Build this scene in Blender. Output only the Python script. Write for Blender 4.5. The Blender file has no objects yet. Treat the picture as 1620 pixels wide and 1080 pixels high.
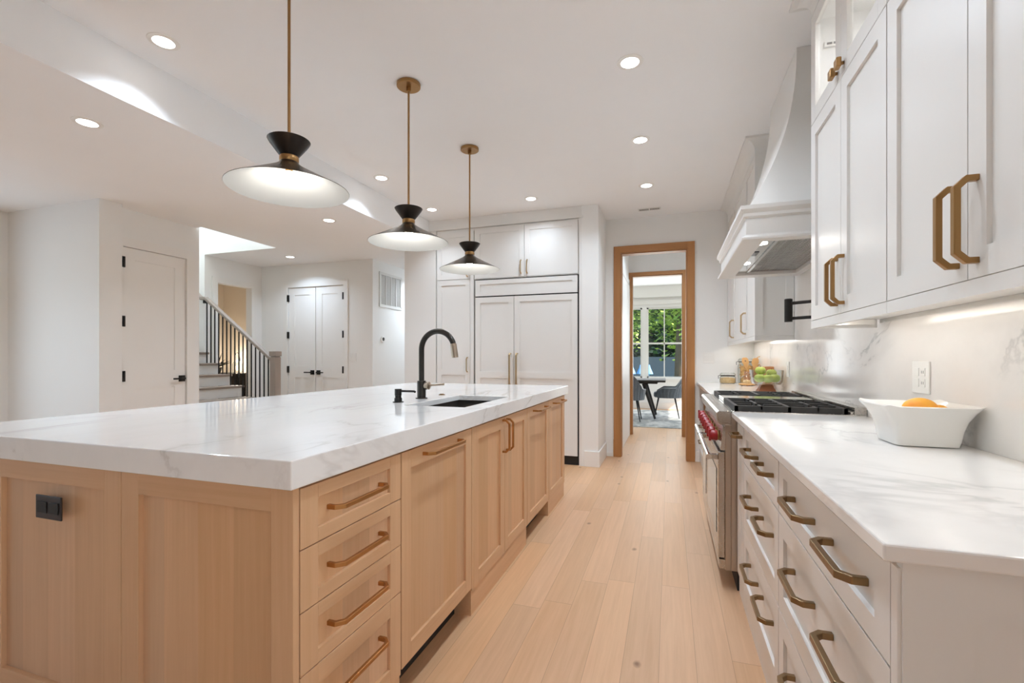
import bpy, bmesh, math, random
from mathutils import Vector, Matrix
random.seed(7)
sc = bpy.context.scene
COL = sc.collection
PI = math.pi

# ------------------------------------------------------------------ camera, world, sun, window light, exposure
CAM_Z = 1.19
cam_d = bpy.data.cameras.new('camera'); cam = bpy.data.objects.new('camera', cam_d); COL.objects.link(cam)
cam.location = (0, 0, CAM_Z)
cam.rotation_euler = (math.radians(90), 0, math.atan(249/747.0))
cam_d.sensor_width = 36.0; cam_d.lens = 747/1620*36
cam_d.shift_y = 26/1620; cam_d.clip_start = 0.03; cam_d.clip_end = 200
sc.camera = cam

w = bpy.data.worlds.new('sky'); sc.world = w; w.use_nodes = True
nt = w.node_tree; nt.nodes.clear()
wo = nt.nodes.new('ShaderNodeOutputWorld'); bg = nt.nodes.new('ShaderNodeBackground')
sky = nt.nodes.new('ShaderNodeTexSky'); sky.sky_type = 'NISHITA'; sky.sun_disc = False
sky.sun_elevation = math.radians(50); sky.sun_rotation = math.radians(100)
nt.links.new(sky.outputs[0], bg.inputs[0]); nt.links.new(bg.outputs[0], wo.inputs[0])
bg.inputs[1].default_value = 0.45

def light(name, kind, loc, energy, color=(1, 1, 1), rot=(0, 0, 0), size=0.1, size_y=None, shape='DISK', spread=None, parent=None):
    d = bpy.data.lights.new(name, kind); o = bpy.data.objects.new(name, d); COL.objects.link(o)
    d.energy = energy; d.color = color
    if kind == 'AREA':
        d.shape = shape; d.size = size
        if size_y: d.size_y = size_y
        if spread: d.spread = spread
    elif kind in ('POINT', 'SPOT'):
        d.shadow_soft_size = size
    o.rotation_euler = rot
    if parent is not None:
        o.parent = parent; o.location = Vector(loc) - wloc(parent)
    else:
        o.location = loc
    return o

def wloc(o):
    v = Vector((0, 0, 0))
    while o is not None:
        v = v + o.location; o = o.parent
    return v

sun = light('sun', 'SUN', (10, 20, 12), 9.0, (1.0, 0.95, 0.86))
sun.data.angle = math.radians(0.8)
sun.rotation_euler = Vector((-0.76, 0.24, -0.60)).to_track_quat('-Z', 'Y').to_euler()
# daylight: left and dining windows, an added right-hand window, an unseen stairwell source
light('window_and_fill_light', 'AREA', (-5.93, 1.4, 1.45), 14, (0.78, 0.93, 1.08), (0, math.radians(-90), 0), 2.0, 1.8, 'RECTANGLE')
light('window_and_fill_light', 'AREA', (-5.93, -1.9, 1.45), 11, (0.26, 0.64, 1.08), (0, math.radians(-90), 0), 2.0, 2.0, 'RECTANGLE')
light('window_and_fill_light', 'AREA', (.87, -1.45, 1.5), 7, (0.42, 0.76, 1.08), (0, math.radians(90), 0), 1.9, 2.2, 'RECTANGLE')  # added side light for the ceiling and the island's aisle fronts
light('stair_daylight', 'AREA', (-6.3, 4.15, 5.1), 62, (0.80, 0.92, 1.0), (0, 0, 0), 2.0, 0.8, 'RECTANGLE')  # lamp under the closed stairwell ceiling, standing in for an unseen window
light('dining_daylight', 'AREA', (-0.3, 11.45, 1.55), 60, (0.93, 0.98, 1.0), (math.radians(-90), 0, 0), 3.6, 1.6, 'RECTANGLE')

sc.view_settings.view_transform = 'Standard'; sc.view_settings.look = 'None'
sc.view_settings.gamma = 1; sc.view_settings.use_curve_mapping = False
sc.view_settings.exposure = 0.06
sc.cycles.use_denoising = True
sc.cycles.max_bounces = 10; sc.cycles.diffuse_bounces = 6; sc.cycles.glossy_bounces = 4; sc.cycles.transparent_max_bounces = 12
sc.cycles.sample_clamp_indirect = 8.0
CAN_W = 7.4

# ------------------------------------------------------------------ mesh helper
class MB:
    def __init__(s): s.v = []; s.f = []; s.m = []; s.sm = []
    def face(s, idx, m=0, smooth=False): s.f.append(tuple(idx)); s.m.append(m); s.sm.append(smooth)
    def add(s, vs, fs, m=0, smooth=False):
        b = len(s.v); s.v += [tuple(p) for p in vs]
        for f in fs: s.face([b+i for i in f], m, smooth)
        return s
    def box(s, x0, x1, y0, y1, z0, z1, m=0):
        if x0 > x1: x0, x1 = x1, x0
        if y0 > y1: y0, y1 = y1, y0
        if z0 > z1: z0, z1 = z1, z0
        vs = [(x0,y0,z0),(x1,y0,z0),(x1,y1,z0),(x0,y1,z0),(x0,y0,z1),(x1,y0,z1),(x1,y1,z1),(x0,y1,z1)]
        return s.add(vs, [(3,2,1,0),(4,5,6,7),(0,1,5,4),(1,2,6,5),(2,3,7,6),(3,0,4,7)], m)
    def fbox(s, face, pos, a0, a1, d0, d1, z0, z1, m=0):
        if face == '+x': return s.box(pos+d0, pos+d1, a0, a1, z0, z1, m)
        if face == '-x': return s.box(pos-d0, pos-d1, a0, a1, z0, z1, m)
        if face == '-y': return s.box(a0, a1, pos-d0, pos-d1, z0, z1, m)
        return s.box(a0, a1, pos+d0, pos+d1, z0, z1, m)
    def lathe(s, c, prof, seg=32, m=0, axis='z', smooth=True, closed=False):
        b = len(s.v); n = len(prof)
        for r, h in prof:
            for k in range(seg):
                a = 2*PI*k/seg; p, q = r*math.cos(a), r*math.sin(a)
                if axis == 'z': s.v.append((c[0]+p, c[1]+q, c[2]+h))
                elif axis == 'x': s.v.append((c[0]+h, c[1]+p, c[2]+q))
                else: s.v.append((c[0]+q, c[1]+h, c[2]+p))
        for i in range(n-1):
            for k in range(seg):
                k2 = (k+1) % seg
                s.face((b+i*seg+k, b+i*seg+k2, b+(i+1)*seg+k2, b+(i+1)*seg+k), m, smooth)
        if not closed:
            if prof[0][0] > 1e-5: s.face([b+k for k in range(seg)][::-1], m)
            if prof[-1][0] > 1e-5: s.face([b+(n-1)*seg+k for k in range(seg)], m)
        return s
    def loft(s, rings, m=0, smooth=False, caps=True):
        b = len(s.v); n = len(rings[0])
        for r in rings: s.v += [tuple(p) for p in r]
        for i in range(len(rings)-1):
            for k in range(n):
                k2 = (k+1) % n
                s.face((b+i*n+k, b+i*n+k2, b+(i+1)*n+k2, b+(i+1)*n+k), m, smooth)
        if caps:
            s.face([b+k for k in range(n)][::-1], m); s.face([b+(len(rings)-1)*n+k for k in range(n)], m)
        return s
    def tube(s, pts, r, seg=12, m=0, smooth=True):
        pts = [Vector(p) for p in pts]; rings = []
        up = Vector((0, 0, 1))
        t0 = (pts[1]-pts[0]).normalized()
        if abs(t0.dot(up)) > .9: up = Vector((1, 0, 0))
        nrm = t0.cross(up).normalized()
        for i, p in enumerate(pts):
            if i == 0: t = pts[1]-pts[0]
            elif i == len(pts)-1: t = pts[-1]-pts[-2]
            else: t = (pts[i+1]-p).normalized()+(p-pts[i-1]).normalized()
            t.normalize(); nrm = (nrm-t*nrm.dot(t)).normalized(); bi = t.cross(nrm)
            rr = r[i] if isinstance(r, (list, tuple)) else r
            rings.append([p+(nrm*math.cos(2*PI*k/seg)+bi*math.sin(2*PI*k/seg))*rr for k in range(seg)])
        return s.loft(rings, m, smooth)
    def ell(s, c, r, seg=24, rings=14, m=0, fn=None):
        b = len(s.v)
        for i in range(rings+1):
            th = PI*i/rings
            for k in range(seg):
                a = 2*PI*k/seg
                d = Vector((math.sin(th)*math.cos(a), math.sin(th)*math.sin(a), math.cos(th)))
                k_ = fn(d) if fn else 1.0
                s.v.append((c[0]+d.x*r[0]*k_, c[1]+d.y*r[1]*k_, c[2]+d.z*r[2]*k_))
        for i in range(rings):
            for k in range(seg):
                k2 = (k+1) % seg
                s.face((b+i*seg+k, b+(i+1)*seg+k, b+(i+1)*seg+k2, b+i*seg+k2), m, True)
        return s
    def sweep(s, prof, face, pos, path_pts, half, m=0):
        """flat bar: prof = list of (a, d) centre line points in the plane, half = (half depth, half width)"""
        pass
    def build(s, name, mats, parent=None, local=False, bevel=0, weld=True, smooth_all=False):
        if not isinstance(mats, (list, tuple)): mats = [mats]
        off = Vector((0, 0, 0)) if (parent is None or local) else wloc(parent)
        me = bpy.data.meshes.new(name)
        me.from_pydata([tuple(Vector(p)-off) for p in s.v], [], s.f)
        for mt in mats: me.materials.append(mt)
        for p, mi, sm in zip(me.polygons, s.m, s.sm): p.material_index = mi; p.use_smooth = sm or smooth_all
        if weld:
            bm = bmesh.new(); bm.from_mesh(me)
            bmesh.ops.remove_doubles(bm, verts=bm.verts, dist=1e-6) if smooth_all else None
            bmesh.ops.recalc_face_normals(bm, faces=bm.faces)
            bm.to_mesh(me); bm.free()
        if any(s.sm) or smooth_all: me.set_sharp_from_angle(angle=math.radians(42))
        o = bpy.data.objects.new(name, me); COL.objects.link(o)
        if parent is not None: o.parent = parent
        if bevel:
            b = o.modifiers.new('bevel', 'BEVEL'); b.width = bevel; b.segments = 2; b.limit_method = 'ANGLE'; b.angle_limit = math.radians(40)
        return o

def tag(o, label, cat, group=None, kind=None):
    o['label'] = label; o['category'] = cat
    if group: o['group'] = group
    if kind: o['kind'] = kind
    return o
def thing(name, label, cat, loc, group=None, rotz=0, kind=None):
    o = bpy.data.objects.new(name, None); COL.objects.link(o); o.location = loc; o.rotation_euler = (0, 0, rotz)
    o.empty_display_size = 0.05
    return tag(o, label, cat, group, kind)
def struct(name, mb, mats, label, cat, parent=None, bevel=0):
    o = mb.build(name, mats, parent, bevel=bevel)
    if parent is None: tag(o, label, cat, kind='structure')
    return o

# ------------------------------------------------------------------ materials
def srgb(r, g, b):
    f = lambda c: (c/255/12.92 if c/255 <= .04045 else ((c/255+.055)/1.055)**2.4)
    return (f(r), f(g), f(b), 1)
def new_mat(name):
    m = bpy.data.materials.new(name); m.use_nodes = True
    return m, m.node_tree, m.node_tree.nodes['Principled BSDF']
class N:
    def __init__(s, nt): s.nt = nt
    def node(s, t, **kw):
        n = s.nt.nodes.new(t)
        for k, v in kw.items(): setattr(n, k, v)
        return n
    def link(s, a, b): s.nt.links.new(a, b)
    def math(s, op, a, b=None, c=None, clamp=False):
        n = s.node('ShaderNodeMath', operation=op, use_clamp=clamp)
        for i, x in enumerate((a, b, c)):
            if x is None: continue
            if isinstance(x, (int, float)): n.inputs[i].default_value = x
            else: s.link(x, n.inputs[i])
        return n.outputs[0]
    def mix(s, fac, a, b):
        n = s.node('ShaderNodeMix', data_type='RGBA')
        for sock, x in ((n.inputs[0], fac), (n.inputs[6], a), (n.inputs[7], b)):
            if isinstance(x, (int, float, tuple)): sock.default_value = x
            else: s.link(x, sock)
        return n.outputs[2]
    def obj(s):
        t = s.node('ShaderNodeTexCoord'); x = s.node('ShaderNodeSeparateXYZ'); s.link(t.outputs['Object'], x.inputs[0])
        return t.outputs['Object'], x.outputs[0], x.outputs[1], x.outputs[2]
    def geo(s):
        t = s.node('ShaderNodeNewGeometry'); x = s.node('ShaderNodeSeparateXYZ'); s.link(t.outputs['Position'], x.inputs[0])
        return t.outputs['Position'], x.outputs[0], x.outputs[1], x.outputs[2]
    def comb(s, x, y, z):
        n = s.node('ShaderNodeCombineXYZ')
        for i, v in enumerate((x, y, z)):
            if isinstance(v, (int, float)): n.inputs[i].default_value = v
            else: s.link(v, n.inputs[i])
        return n.outputs[0]
    def noise(s, vec, scale=5, detail=3, rough=.5, dist=0):
        n = s.node('ShaderNodeTexNoise'); s.link(vec, n.inputs['Vector'])
        n.inputs['Scale'].default_value = scale; n.inputs['Detail'].default_value = detail
        n.inputs['Roughness'].default_value = rough; n.inputs['Distortion'].default_value = dist
        return n.outputs['Fac']
    def white(s, vec):
        n = s.node('ShaderNodeTexWhiteNoise'); s.link(vec, n.inputs['Vector']); return n.outputs['Value']
    def maprange(s, v, a, b, c, d):
        n = s.node('ShaderNodeMapRange'); s.link(v, n.inputs[0])
        for i, x in enumerate((a, b, c, d)): n.inputs[i+1].default_value = x
        return n.outputs[0]

def paint(name, col, rough=.6, bump=0.0, spec=.5, var=.012):
    m, nt, b = new_mat(name); n = N(nt)
    v, x, y, z = n.geo()
    t = n.noise(v, 3.0, 2)
    c2 = tuple(max(0, c*(1-var*2)) for c in col[:3])+(1,)
    n.link(n.mix(t, col, c2), b.inputs['Base Color'])
    b.inputs['Roughness'].default_value = rough; b.inputs['Specular IOR Level'].default_value = spec
    if bump:
        bp = n.node('ShaderNodeBump'); bp.inputs['Strength'].default_value = bump; bp.inputs['Distance'].default_value = .002
        n.link(n.noise(v, 220, 2), bp.inputs['Height']); n.link(bp.outputs[0], b.inputs['Normal'])
    return m
def metal(name, col, rough=.3, brushed=None, met=1.0):
    m, nt, b = new_mat(name); n = N(nt)
    v, x, y, z = n.geo()
    k = {'x': (2, 300, 300), 'y': (300, 2, 300), 'z': (300, 300, 2)}.get(brushed, (60, 60, 60))
    vec = n.comb(n.math('MULTIPLY', x, k[0]), n.math('MULTIPLY', y, k[1]), n.math('MULTIPLY', z, k[2]))
    t = n.noise(vec, 1.0, 2)
    n.link(n.maprange(t, 0, 1, rough*.75, rough*1.25), b.inputs['Roughness'])
    n.link(n.mix(t, tuple(c*.92 for c in col[:3])+(1,), col), b.inputs['Base Color'])
    b.inputs['Metallic'].default_value = met
    return m
def wood(name, c1, c2, axis='z', strips=0.0, rough=.42, strip_w=.11, amt=.5):
    m, nt, b = new_mat(name); n = N(nt)
    v, x, y, z = n.geo()
    if axis == 'z':
        across = n.math('ADD', x, y); vec = n.comb(n.math('MULTIPLY', across, 70), n.math('MULTIPLY', z, 2.2), 0.0)
        vec2 = n.comb(n.math('MULTIPLY', across, 9), n.math('MULTIPLY', z, .6), 3.0)
    elif axis == 'y':
        vec = n.comb(n.math('MULTIPLY', z, 70), n.math('MULTIPLY', y, 2.2), n.math('MULTIPLY', x, 40)); across = z
        vec2 = n.comb(n.math('MULTIPLY', z, 9), n.math('MULTIPLY', y, .6), 3.0)
    else:
        vec = n.comb(n.math('MULTIPLY', z, 70), n.math('MULTIPLY', x, 2.2), n.math('MULTIPLY', y, 40)); across = z
        vec2 = n.comb(n.math('MULTIPLY', z, 9), n.math('MULTIPLY', x, .6), 3.0)
    t = n.math('ADD', n.math('MULTIPLY', n.noise(vec, 1.0, 4, .6), amt), n.math('MULTIPLY', n.noise(vec2, 1.0, 2), 1-amt))
    t = n.maprange(t, .28, .72, 0, 1)
    col = n.mix(t, c2, c1)
    if strips:
        key = n.math('FLOOR', n.math('DIVIDE', n.math('ADD', across, 10.013), strip_w))
        r = n.white(n.comb(key, 1.7, 0.3))
        g = n.node('ShaderNodeHueSaturation'); n.link(col, g.inputs['Color'])
        n.link(n.maprange(r, 0, 1, 1-strips, 1+strips*.6), g.inputs['Value'])
        n.link(n.maprange(n.white(n.comb(key, 5.1, 2.2)), 0, 1, .94, 1.06), g.inputs['Saturation'])
        col = g.outputs[0]
    n.link(col, b.inputs['Base Color'])
    b.inputs['Roughness'].default_value = rough
    bp = n.node('ShaderNodeBump'); bp.inputs['Strength'].default_value = .08; bp.inputs['Distance'].default_value = .001
    n.link(n.noise(vec, 1.0, 3), bp.inputs['Height']); n.link(bp.outputs[0], b.inputs['Normal'])
    return m
def quartz(name, base, vein, stretch=(1, 1, 1), scale=1.3, amt=.5, rough=.1, width=.012, cloud=.5):
    m, nt, b = new_mat(name); n = N(nt)
    v, x, y, z = n.geo()
    vec = n.comb(n.math('MULTIPLY', x, stretch[0]), n.math('MULTIPLY', y, stretch[1]), n.math('MULTIPLY', z, stretch[2]))
    a = n.noise(vec, scale, 6, .55, .9)
    d = n.math('ABSOLUTE', n.math('SUBTRACT', a, .5))
    line = n.maprange(d, 0, width, 1, 0)
    mask = n.maprange(n.noise(vec, scale*1.7, 2), .46, .68, 0, 1)
    line = n.math('MULTIPLY', line, mask, clamp=True)
    soft = n.math('MULTIPLY', n.maprange(d, 0, width*6, 1, 0), mask, clamp=True)
    cl = n.maprange(n.noise(vec, scale*2.6, 5, .6), .45, .75, 0, 1)
    f = n.math('ADD', n.math('ADD', n.math('MULTIPLY', line, amt), n.math('MULTIPLY', soft, amt*.35)), n.math('MULTIPLY', cl, amt*cloud*.3), clamp=True)
    n.link(n.mix(f, base, vein), b.inputs['Base Color'])
    b.inputs['Roughness'].default_value = rough
    return m
def floor_mat():
    m, nt, b = new_mat('oak_planks'); n = N(nt)
    v, x, y, z = n.geo()
    W, L = .136, 1.5
    xs = n.math('DIVIDE', n.math('ADD', x, 20.03), W); row = n.math('FLOOR', xs); fx = n.math('FRACT', xs)
    off = n.math('MULTIPLY', n.white(n.comb(row, .37, .11)), L)
    ys = n.math('DIVIDE', n.math('ADD', n.math('ADD', y, 20.0), off), L); cl = n.math('FLOOR', ys); fy = n.math('FRACT', ys)
    r = n.white(n.comb(row, cl, 4.2)); r2 = n.white(n.comb(row, cl, 9.9))
    gv = n.comb(n.math('MULTIPLY', x, 46), n.math('ADD', n.math('MULTIPLY', y, 2.0), n.math('MULTIPLY', r, 30)), 0.0)
    g = n.noise(gv, 1.0, 5, .6, .6)
    base = n.mix(n.maprange(g, .3, .7, 0, 1), srgb(206, 165, 128), srgb(218, 178, 141))
    hs = n.node('ShaderNodeHueSaturation'); n.link(base, hs.inputs['Color'])
    n.link(n.maprange(r, 0, 1, .91, 1.05), hs.inputs['Value']); n.link(n.maprange(r2, 0, 1, .95, 1.1), hs.inputs['Saturation'])
    # knots
    vo = n.node('ShaderNodeTexVoronoi', voronoi_dimensions='2D'); n.link(n.comb(n.math('MULTIPLY', x, 2.6), n.math('MULTIPLY', y, 1.7), 0.0), vo.inputs['Vector']); vo.inputs['Scale'].default_value = 1.0
    kn = n.noise(v, 30, 2)
    kd = n.math('ADD', vo.outputs['Distance'], n.math('MULTIPLY', kn, .03))
    knot = n.maprange(kd, .026, .062, .8, 0)
    sp = n.node('ShaderNodeSeparateColor'); n.link(vo.outputs['Color'], sp.inputs[0])
    knot = n.math('MULTIPLY', knot, n.math('GREATER_THAN', sp.outputs[0], .45), clamp=True)
    col = n.mix(knot, hs.outputs[0], srgb(120, 84, 54))
    ex = n.math('LESS_THAN', n.math('MINIMUM', fx, n.math('SUBTRACT', 1.0, fx)), .009)
    ey = n.math('LESS_THAN', n.math('MINIMUM', fy, n.math('SUBTRACT', 1.0, fy)), .0011)
    edge = n.math('MULTIPLY', n.math('MAXIMUM', ex, ey), .38)
    n.link(n.mix(edge, col, srgb(120, 88, 60)), b.inputs['Base Color'])
    n.link(n.maprange(g, 0, 1, .34, .48), b.inputs['Roughness'])
    return m
def glass_mat(name, tint=(1, 1, 1, 1), refl=1.0, edge=None):
    m = bpy.data.materials.new(name); m.use_nodes = True; nt = m.node_tree; nt.nodes.clear(); n = N(nt)
    o = n.node('ShaderNodeOutputMaterial'); mx = n.node('ShaderNodeMixShader'); tr = n.node('ShaderNodeBsdfTransparent'); gl = n.node('ShaderNodeBsdfGlossy')
    ge = n.node('ShaderNodeNewGeometry'); dp = n.node('ShaderNodeVectorMath', operation='DOT_PRODUCT'); n.link(ge.outputs['Normal'], dp.inputs[0]); n.link(ge.outputs['Incoming'], dp.inputs[1])
    fr = n.math('ADD', n.math('MULTIPLY', n.math('POWER', n.math('SUBTRACT', 1.0, n.math('ABSOLUTE', dp.outputs['Value']), clamp=True), 5.0), .9), .035)
    tr.inputs[0].default_value = tint
    if edge: n.link(n.mix(n.math('POWER', n.math('SUBTRACT', 1.0, n.math('ABSOLUTE', dp.outputs['Value']), clamp=True), 2.5), tint, edge), tr.inputs[0])
    gl.inputs['Roughness'].default_value = .02
    n.link(n.math('MULTIPLY', fr, refl), mx.inputs[0]); n.link(tr.outputs[0], mx.inputs[1]); n.link(gl.outputs[0], mx.inputs[2]); n.link(mx.outputs[0], o.inputs[0])
    return m
def emit(name, col, strength):
    m = bpy.data.materials.new(name); m.use_nodes = True; nt = m.node_tree; nt.nodes.clear(); n = N(nt)
    o = n.node('ShaderNodeOutputMaterial'); e = n.node('ShaderNodeEmission'); e.inputs[0].default_value = col; e.inputs[1].default_value = strength
    n.link(e.outputs[0], o.inputs[0]); return m
def velvet(name, c1, c2):
    m, nt, b = new_mat(name); n = N(nt); v, x, y, z = n.geo()
    n.link(n.mix(n.noise(v, 40, 3), c1, c2), b.inputs['Base Color']); b.inputs['Roughness'].default_value = .75
    b.inputs['Sheen Weight'].default_value = .6; b.inputs['Sheen Roughness'].default_value = .4
    return m
def leafmat(name, c1, c2, sc_=3):
    m, nt, b = new_mat(name); n = N(nt); v, x, y, z = n.geo()
    n.link(n.mix(n.maprange(n.noise(v, sc_, 3), .35, .65, 0, 1), c1, c2), b.inputs['Base Color']); b.inputs['Roughness'].default_value = .55
    b.inputs['Transmission Weight'].default_value = 0.0
    return m

M = {}
M['wall'] = paint('wall_paint', srgb(240, 239, 236), .75)
M['ceil'] = paint('ceiling_paint', srgb(247, 247, 247), .8)
M['cab'] = paint('cabinet_paint', srgb(233, 231, 227), .38)
M['trimw'] = paint('trim_paint', srgb(240, 238, 234), .45)
M['inner'] = paint('cabinet_interior', srgb(242, 241, 238), .5)
M['floor'] = floor_mat()
O1, O2 = srgb(222, 181, 141), srgb(206, 162, 121)
M['oak_z'] = wood('oak_vertical', O1, O2, 'z')
M['oak_p'] = wood('oak_panel', O1, O2, 'z', .11, strip_w=.125)
M['oak_y'] = wood('oak_rail_long', O1, O2, 'y')
M['oak_x'] = wood('oak_rail_cross', O1, O2, 'x')
OAK_Y = [M['oak_z'], M['oak_y'], M['oak_p']]; OAK_X = [M['oak_z'], M['oak_x'], M['oak_p']]
M['trim_z'] = wood('casing_vertical', srgb(190, 136, 84), srgb(164, 112, 66), 'z', rough=.4)
M['trim_x'] = wood('casing_cross', srgb(190, 136, 84), srgb(164, 112, 66), 'x', rough=.4)
M['treadw'] = wood('grey_oak', srgb(160, 146, 134), srgb(138, 124, 112), 'y', rough=.5)
M['greyz'] = wood('grey_oak_post', srgb(168, 156, 146), srgb(148, 136, 126), 'z', rough=.5)
M['quartz_i'] = quartz('island_stone', srgb(244, 243, 241), srgb(176, 166, 156), (2.2, .75, 1.6), .9, .34, .09, .012, .9)
M['quartz_r'] = quartz('counter_stone', srgb(240, 237, 233), srgb(168, 166, 164), (1.0, 1.0, 1.6), 1.3, .40, .10, .02, .9)
M['splash'] = quartz('backsplash_stone', srgb(238, 234, 230), srgb(150, 147, 146), (.9, .9, 1.3), 1.15, .6, .12, .014, .6)
M['brass'] = metal('aged_brass', srgb(164, 128, 84), .34)
M['brassl'] = metal('pale_brass', srgb(206, 182, 146), .32)
M['bronze'] = metal('bronze', srgb(150, 122, 92), .4)
M['champagne'] = metal('champagne_bronze', srgb(172, 156, 138), .34)
M['pulldark'] = metal('dark_bronze_pull', srgb(148, 124, 92), .36)
M['pullwarm'] = metal('warm_bronze', srgb(190, 140, 88), .38)
M['black'] = metal('black_metal', srgb(38, 35, 33), .4, met=.4)
M['gun'] = metal('gunmetal', srgb(62, 58, 54), .34, met=.8)
M['steel'] = metal('brushed_steel', srgb(196, 192, 187), .26, 'y')
M['steelz'] = metal('brushed_steel_side', srgb(188, 178, 168), .34, 'z')
M['chrome'] = metal('polished_steel', srgb(220, 220, 218), .12)
M['iron'] = paint('cast_iron', srgb(44, 42, 40), .55)
M['ovenglass'] = paint('oven_glass', srgb(40, 42, 46), .06)
M['red'] = paint('red_knob', srgb(158, 22, 28), .28)
M['darkp'] = paint('dark_gap', srgb(40, 38, 36), .8)
M['darkwood'] = wood('dark_wood', srgb(52, 46, 42), srgb(38, 34, 31), 'x', rough=.68)
M['basin'] = paint('dark_composite', srgb(66, 60, 56), .5)
M['outlet_w'] = paint('white_plastic', srgb(238, 236, 232), .4)
M['outlet_d'] = paint('dark_brown_plastic', srgb(44, 34, 32), .4)
M['slot'] = paint('slot_dark', srgb(50, 48, 46), .7)
M['glass'] = glass_mat('clear_glass')
M['jarglass'] = glass_mat('vessel_glass', (.97, .985, .98, 1), 1.6, (.50, .54, .53, 1))
M['pane'] = glass_mat('window_pane', refl=.6)
M['bulb'] = emit('bulb_glow', (1, .9, .76, 1), 22)
M['lens'] = emit('downlight_glow', (1, .98, .95, 1), 14)
M['led'] = emit('led_strip', (1, .93, .82, 1), 5)
M['shade_in'] = paint('shade_white_enamel', srgb(188, 187, 182), .5)
M['shade_out'] = metal('shade_black', srgb(52, 46, 42), .36, met=.5)
M['shade_cone'] = metal('shade_black_lit', srgb(86, 78, 70), .3, met=.8)  # light reflected by the cone put in as a lighter, shinier black
M['velvet'] = velvet('grey_velvet', srgb(82, 88, 94), srgb(104, 110, 116))
M['chairleg'] = metal('chair_leg_black', srgb(30, 32, 34), .4, met=.5)
M['apple'] = leafmat('apple_skin', srgb(164, 178, 72), srgb(186, 196, 96), 25)
M['mango'] = leafmat('mango_skin', srgb(240, 172, 56), srgb(226, 142, 48), 14)
M['porcelain'] = paint('white_porcelain', srgb(242, 240, 236), .12)
M['acacia'] = wood('acacia_block', srgb(160, 92, 56), srgb(128, 70, 42), 'x', rough=.4)
M['maple'] = wood('pale_utensil_wood', srgb(222, 176, 116), srgb(204, 154, 96), 'z', rough=.5)
M['crock'] = wood('utensil_crock_wood', srgb(190, 130, 82), srgb(166, 108, 66), 'z', rough=.5)
M['pasta'] = leafmat('pasta', srgb(232, 190, 118), srgb(200, 144, 78), 60)
M['oats'] = leafmat('oats', srgb(226, 196, 146), srgb(204, 168, 116), 80)
M['grass'] = leafmat('lawn', srgb(70, 96, 52), srgb(92, 116, 62), 2)
M['leafa'] = leafmat('leaves_bright', srgb(208, 226, 122), srgb(126, 170, 62), .9)
M['leafb'] = leafmat('leaves_dark', srgb(52, 84, 40), srgb(84, 116, 52), 1.4)
M['bark'] = wood('bark', srgb(120, 100, 80), srgb(92, 76, 60), 'z', rough=.8)
M['hedge'] = leafmat('hedge_leaves', srgb(40, 58, 44), srgb(58, 76, 58), 4)
M['bluecloth'] = paint('blue_cloth', srgb(126, 176, 232), .7)
M['fence'] = paint('blue_grey_fence', srgb(66, 80, 92), .8)
M['plantleaf'] = leafmat('dark_leaves', srgb(42, 40, 30), srgb(60, 56, 40), 8)
M['warmglass'] = emit('lantern_glow', (1, .80, .58, 1), 2.0)
def rug_mat():
    m, nt, b = new_mat('rug_pile'); n = N(nt); v, x, y, z = n.geo()
    a = n.noise(v, 5, 5, .65, .8); c = n.noise(v, 26, 3)
    t = n.math('ADD', n.math('MULTIPLY', n.maprange(a, .42, .6, 0, 1), .7), n.math('MULTIPLY', c, .3))
    n.link(n.mix(t, srgb(212, 211, 206), srgb(122, 126, 126)), b.inputs['Base Color']); b.inputs['Roughness'].default_value = .95
    return m
M['rug'] = rug_mat()
def vent_mat(): return paint('vent_white', srgb(225, 224, 220), .5)
M['vent'] = vent_mat()
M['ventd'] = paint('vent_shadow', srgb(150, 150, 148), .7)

# ------------------------------------------------------------------ constants of the room
CE, ZL = 2.866, 2.58
XW = 0.90          # wall behind the range
YF = 5.813         # wall with the doorway
XB = -2.82         # bulkhead between kitchen and lower ceiling
FRY = 5.174        # fridge fronts
XE = 3.2

# ------------------------------------------------------------------ structure
struct('floor', MB().box(-9.2, XE, -7.1, 11.9, -.05, 0), M['floor'], 'pale oak plank floor running down the kitchen aisle', 'floor')
struct('ceiling', MB().box(XB, XE, -7.1, 11.9, CE, CE+.1), M['ceil'], 'white kitchen ceiling above island and range', 'ceiling')
# lower ceiling with the stair opening
hx0, hx1, hy0, hy1 = -8.3, -4.715, 3.72, 4.726
lc = MB()
lc.box(hx1, XB, -7.1, 11.9, ZL, ZL+.12); lc.box(-9.2, hx1, -7.1, hy0, ZL, ZL+.12); lc.box(-9.2, hx1, hy1+.094, 11.9, ZL, ZL+.12); lc.box(-5.935, hx1, hy1-.006, hy1+.094, ZL, ZL+.0009); lc.box(-9.2, hx0, hy0, hy1, ZL, ZL+.12)
struct('ceiling_lower', lc, M['ceil'], 'lower white ceiling left of the kitchen, opened above the staircase', 'ceiling')
struct('trim_1', MB().box(XB, XB+.02, -7.1, 6.6, ZL, CE), M['ceil'], 'white bulkhead step between the high and the low ceiling', 'bulkhead')
struct('wall_right', MB().box(XW, XW+.12, -.3, YF, 0, CE).box(XW, XW+.12, -7.1, -2.6, 0, CE).box(XW, XW+.12, -2.6, -.3, 0, .5).box(XW, XW+.12, -2.6, -.3, 2.45, CE), M['wall'], 'white wall behind the range and wall cabinets', 'wall')
wf = MB()
dx0, dx1, dz = -.556, .194, 2.449
wf.box(-.735, dx0, YF, YF+.1, 0, CE); wf.box(dx1, XW+.12, YF, YF+.1, 0, CE); wf.box(dx0, dx1, YF, YF+.1, dz, CE)
struct('wall_far', wf, M['wall'], 'white end wall with the wood-cased doorway', 'wall')
struct('wall_column', MB().box(-.9165, -.735, FRY+.001, YF+.1, 0, CE), M['wall'], 'white wall return between refrigerator and doorway', 'wall')
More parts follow.
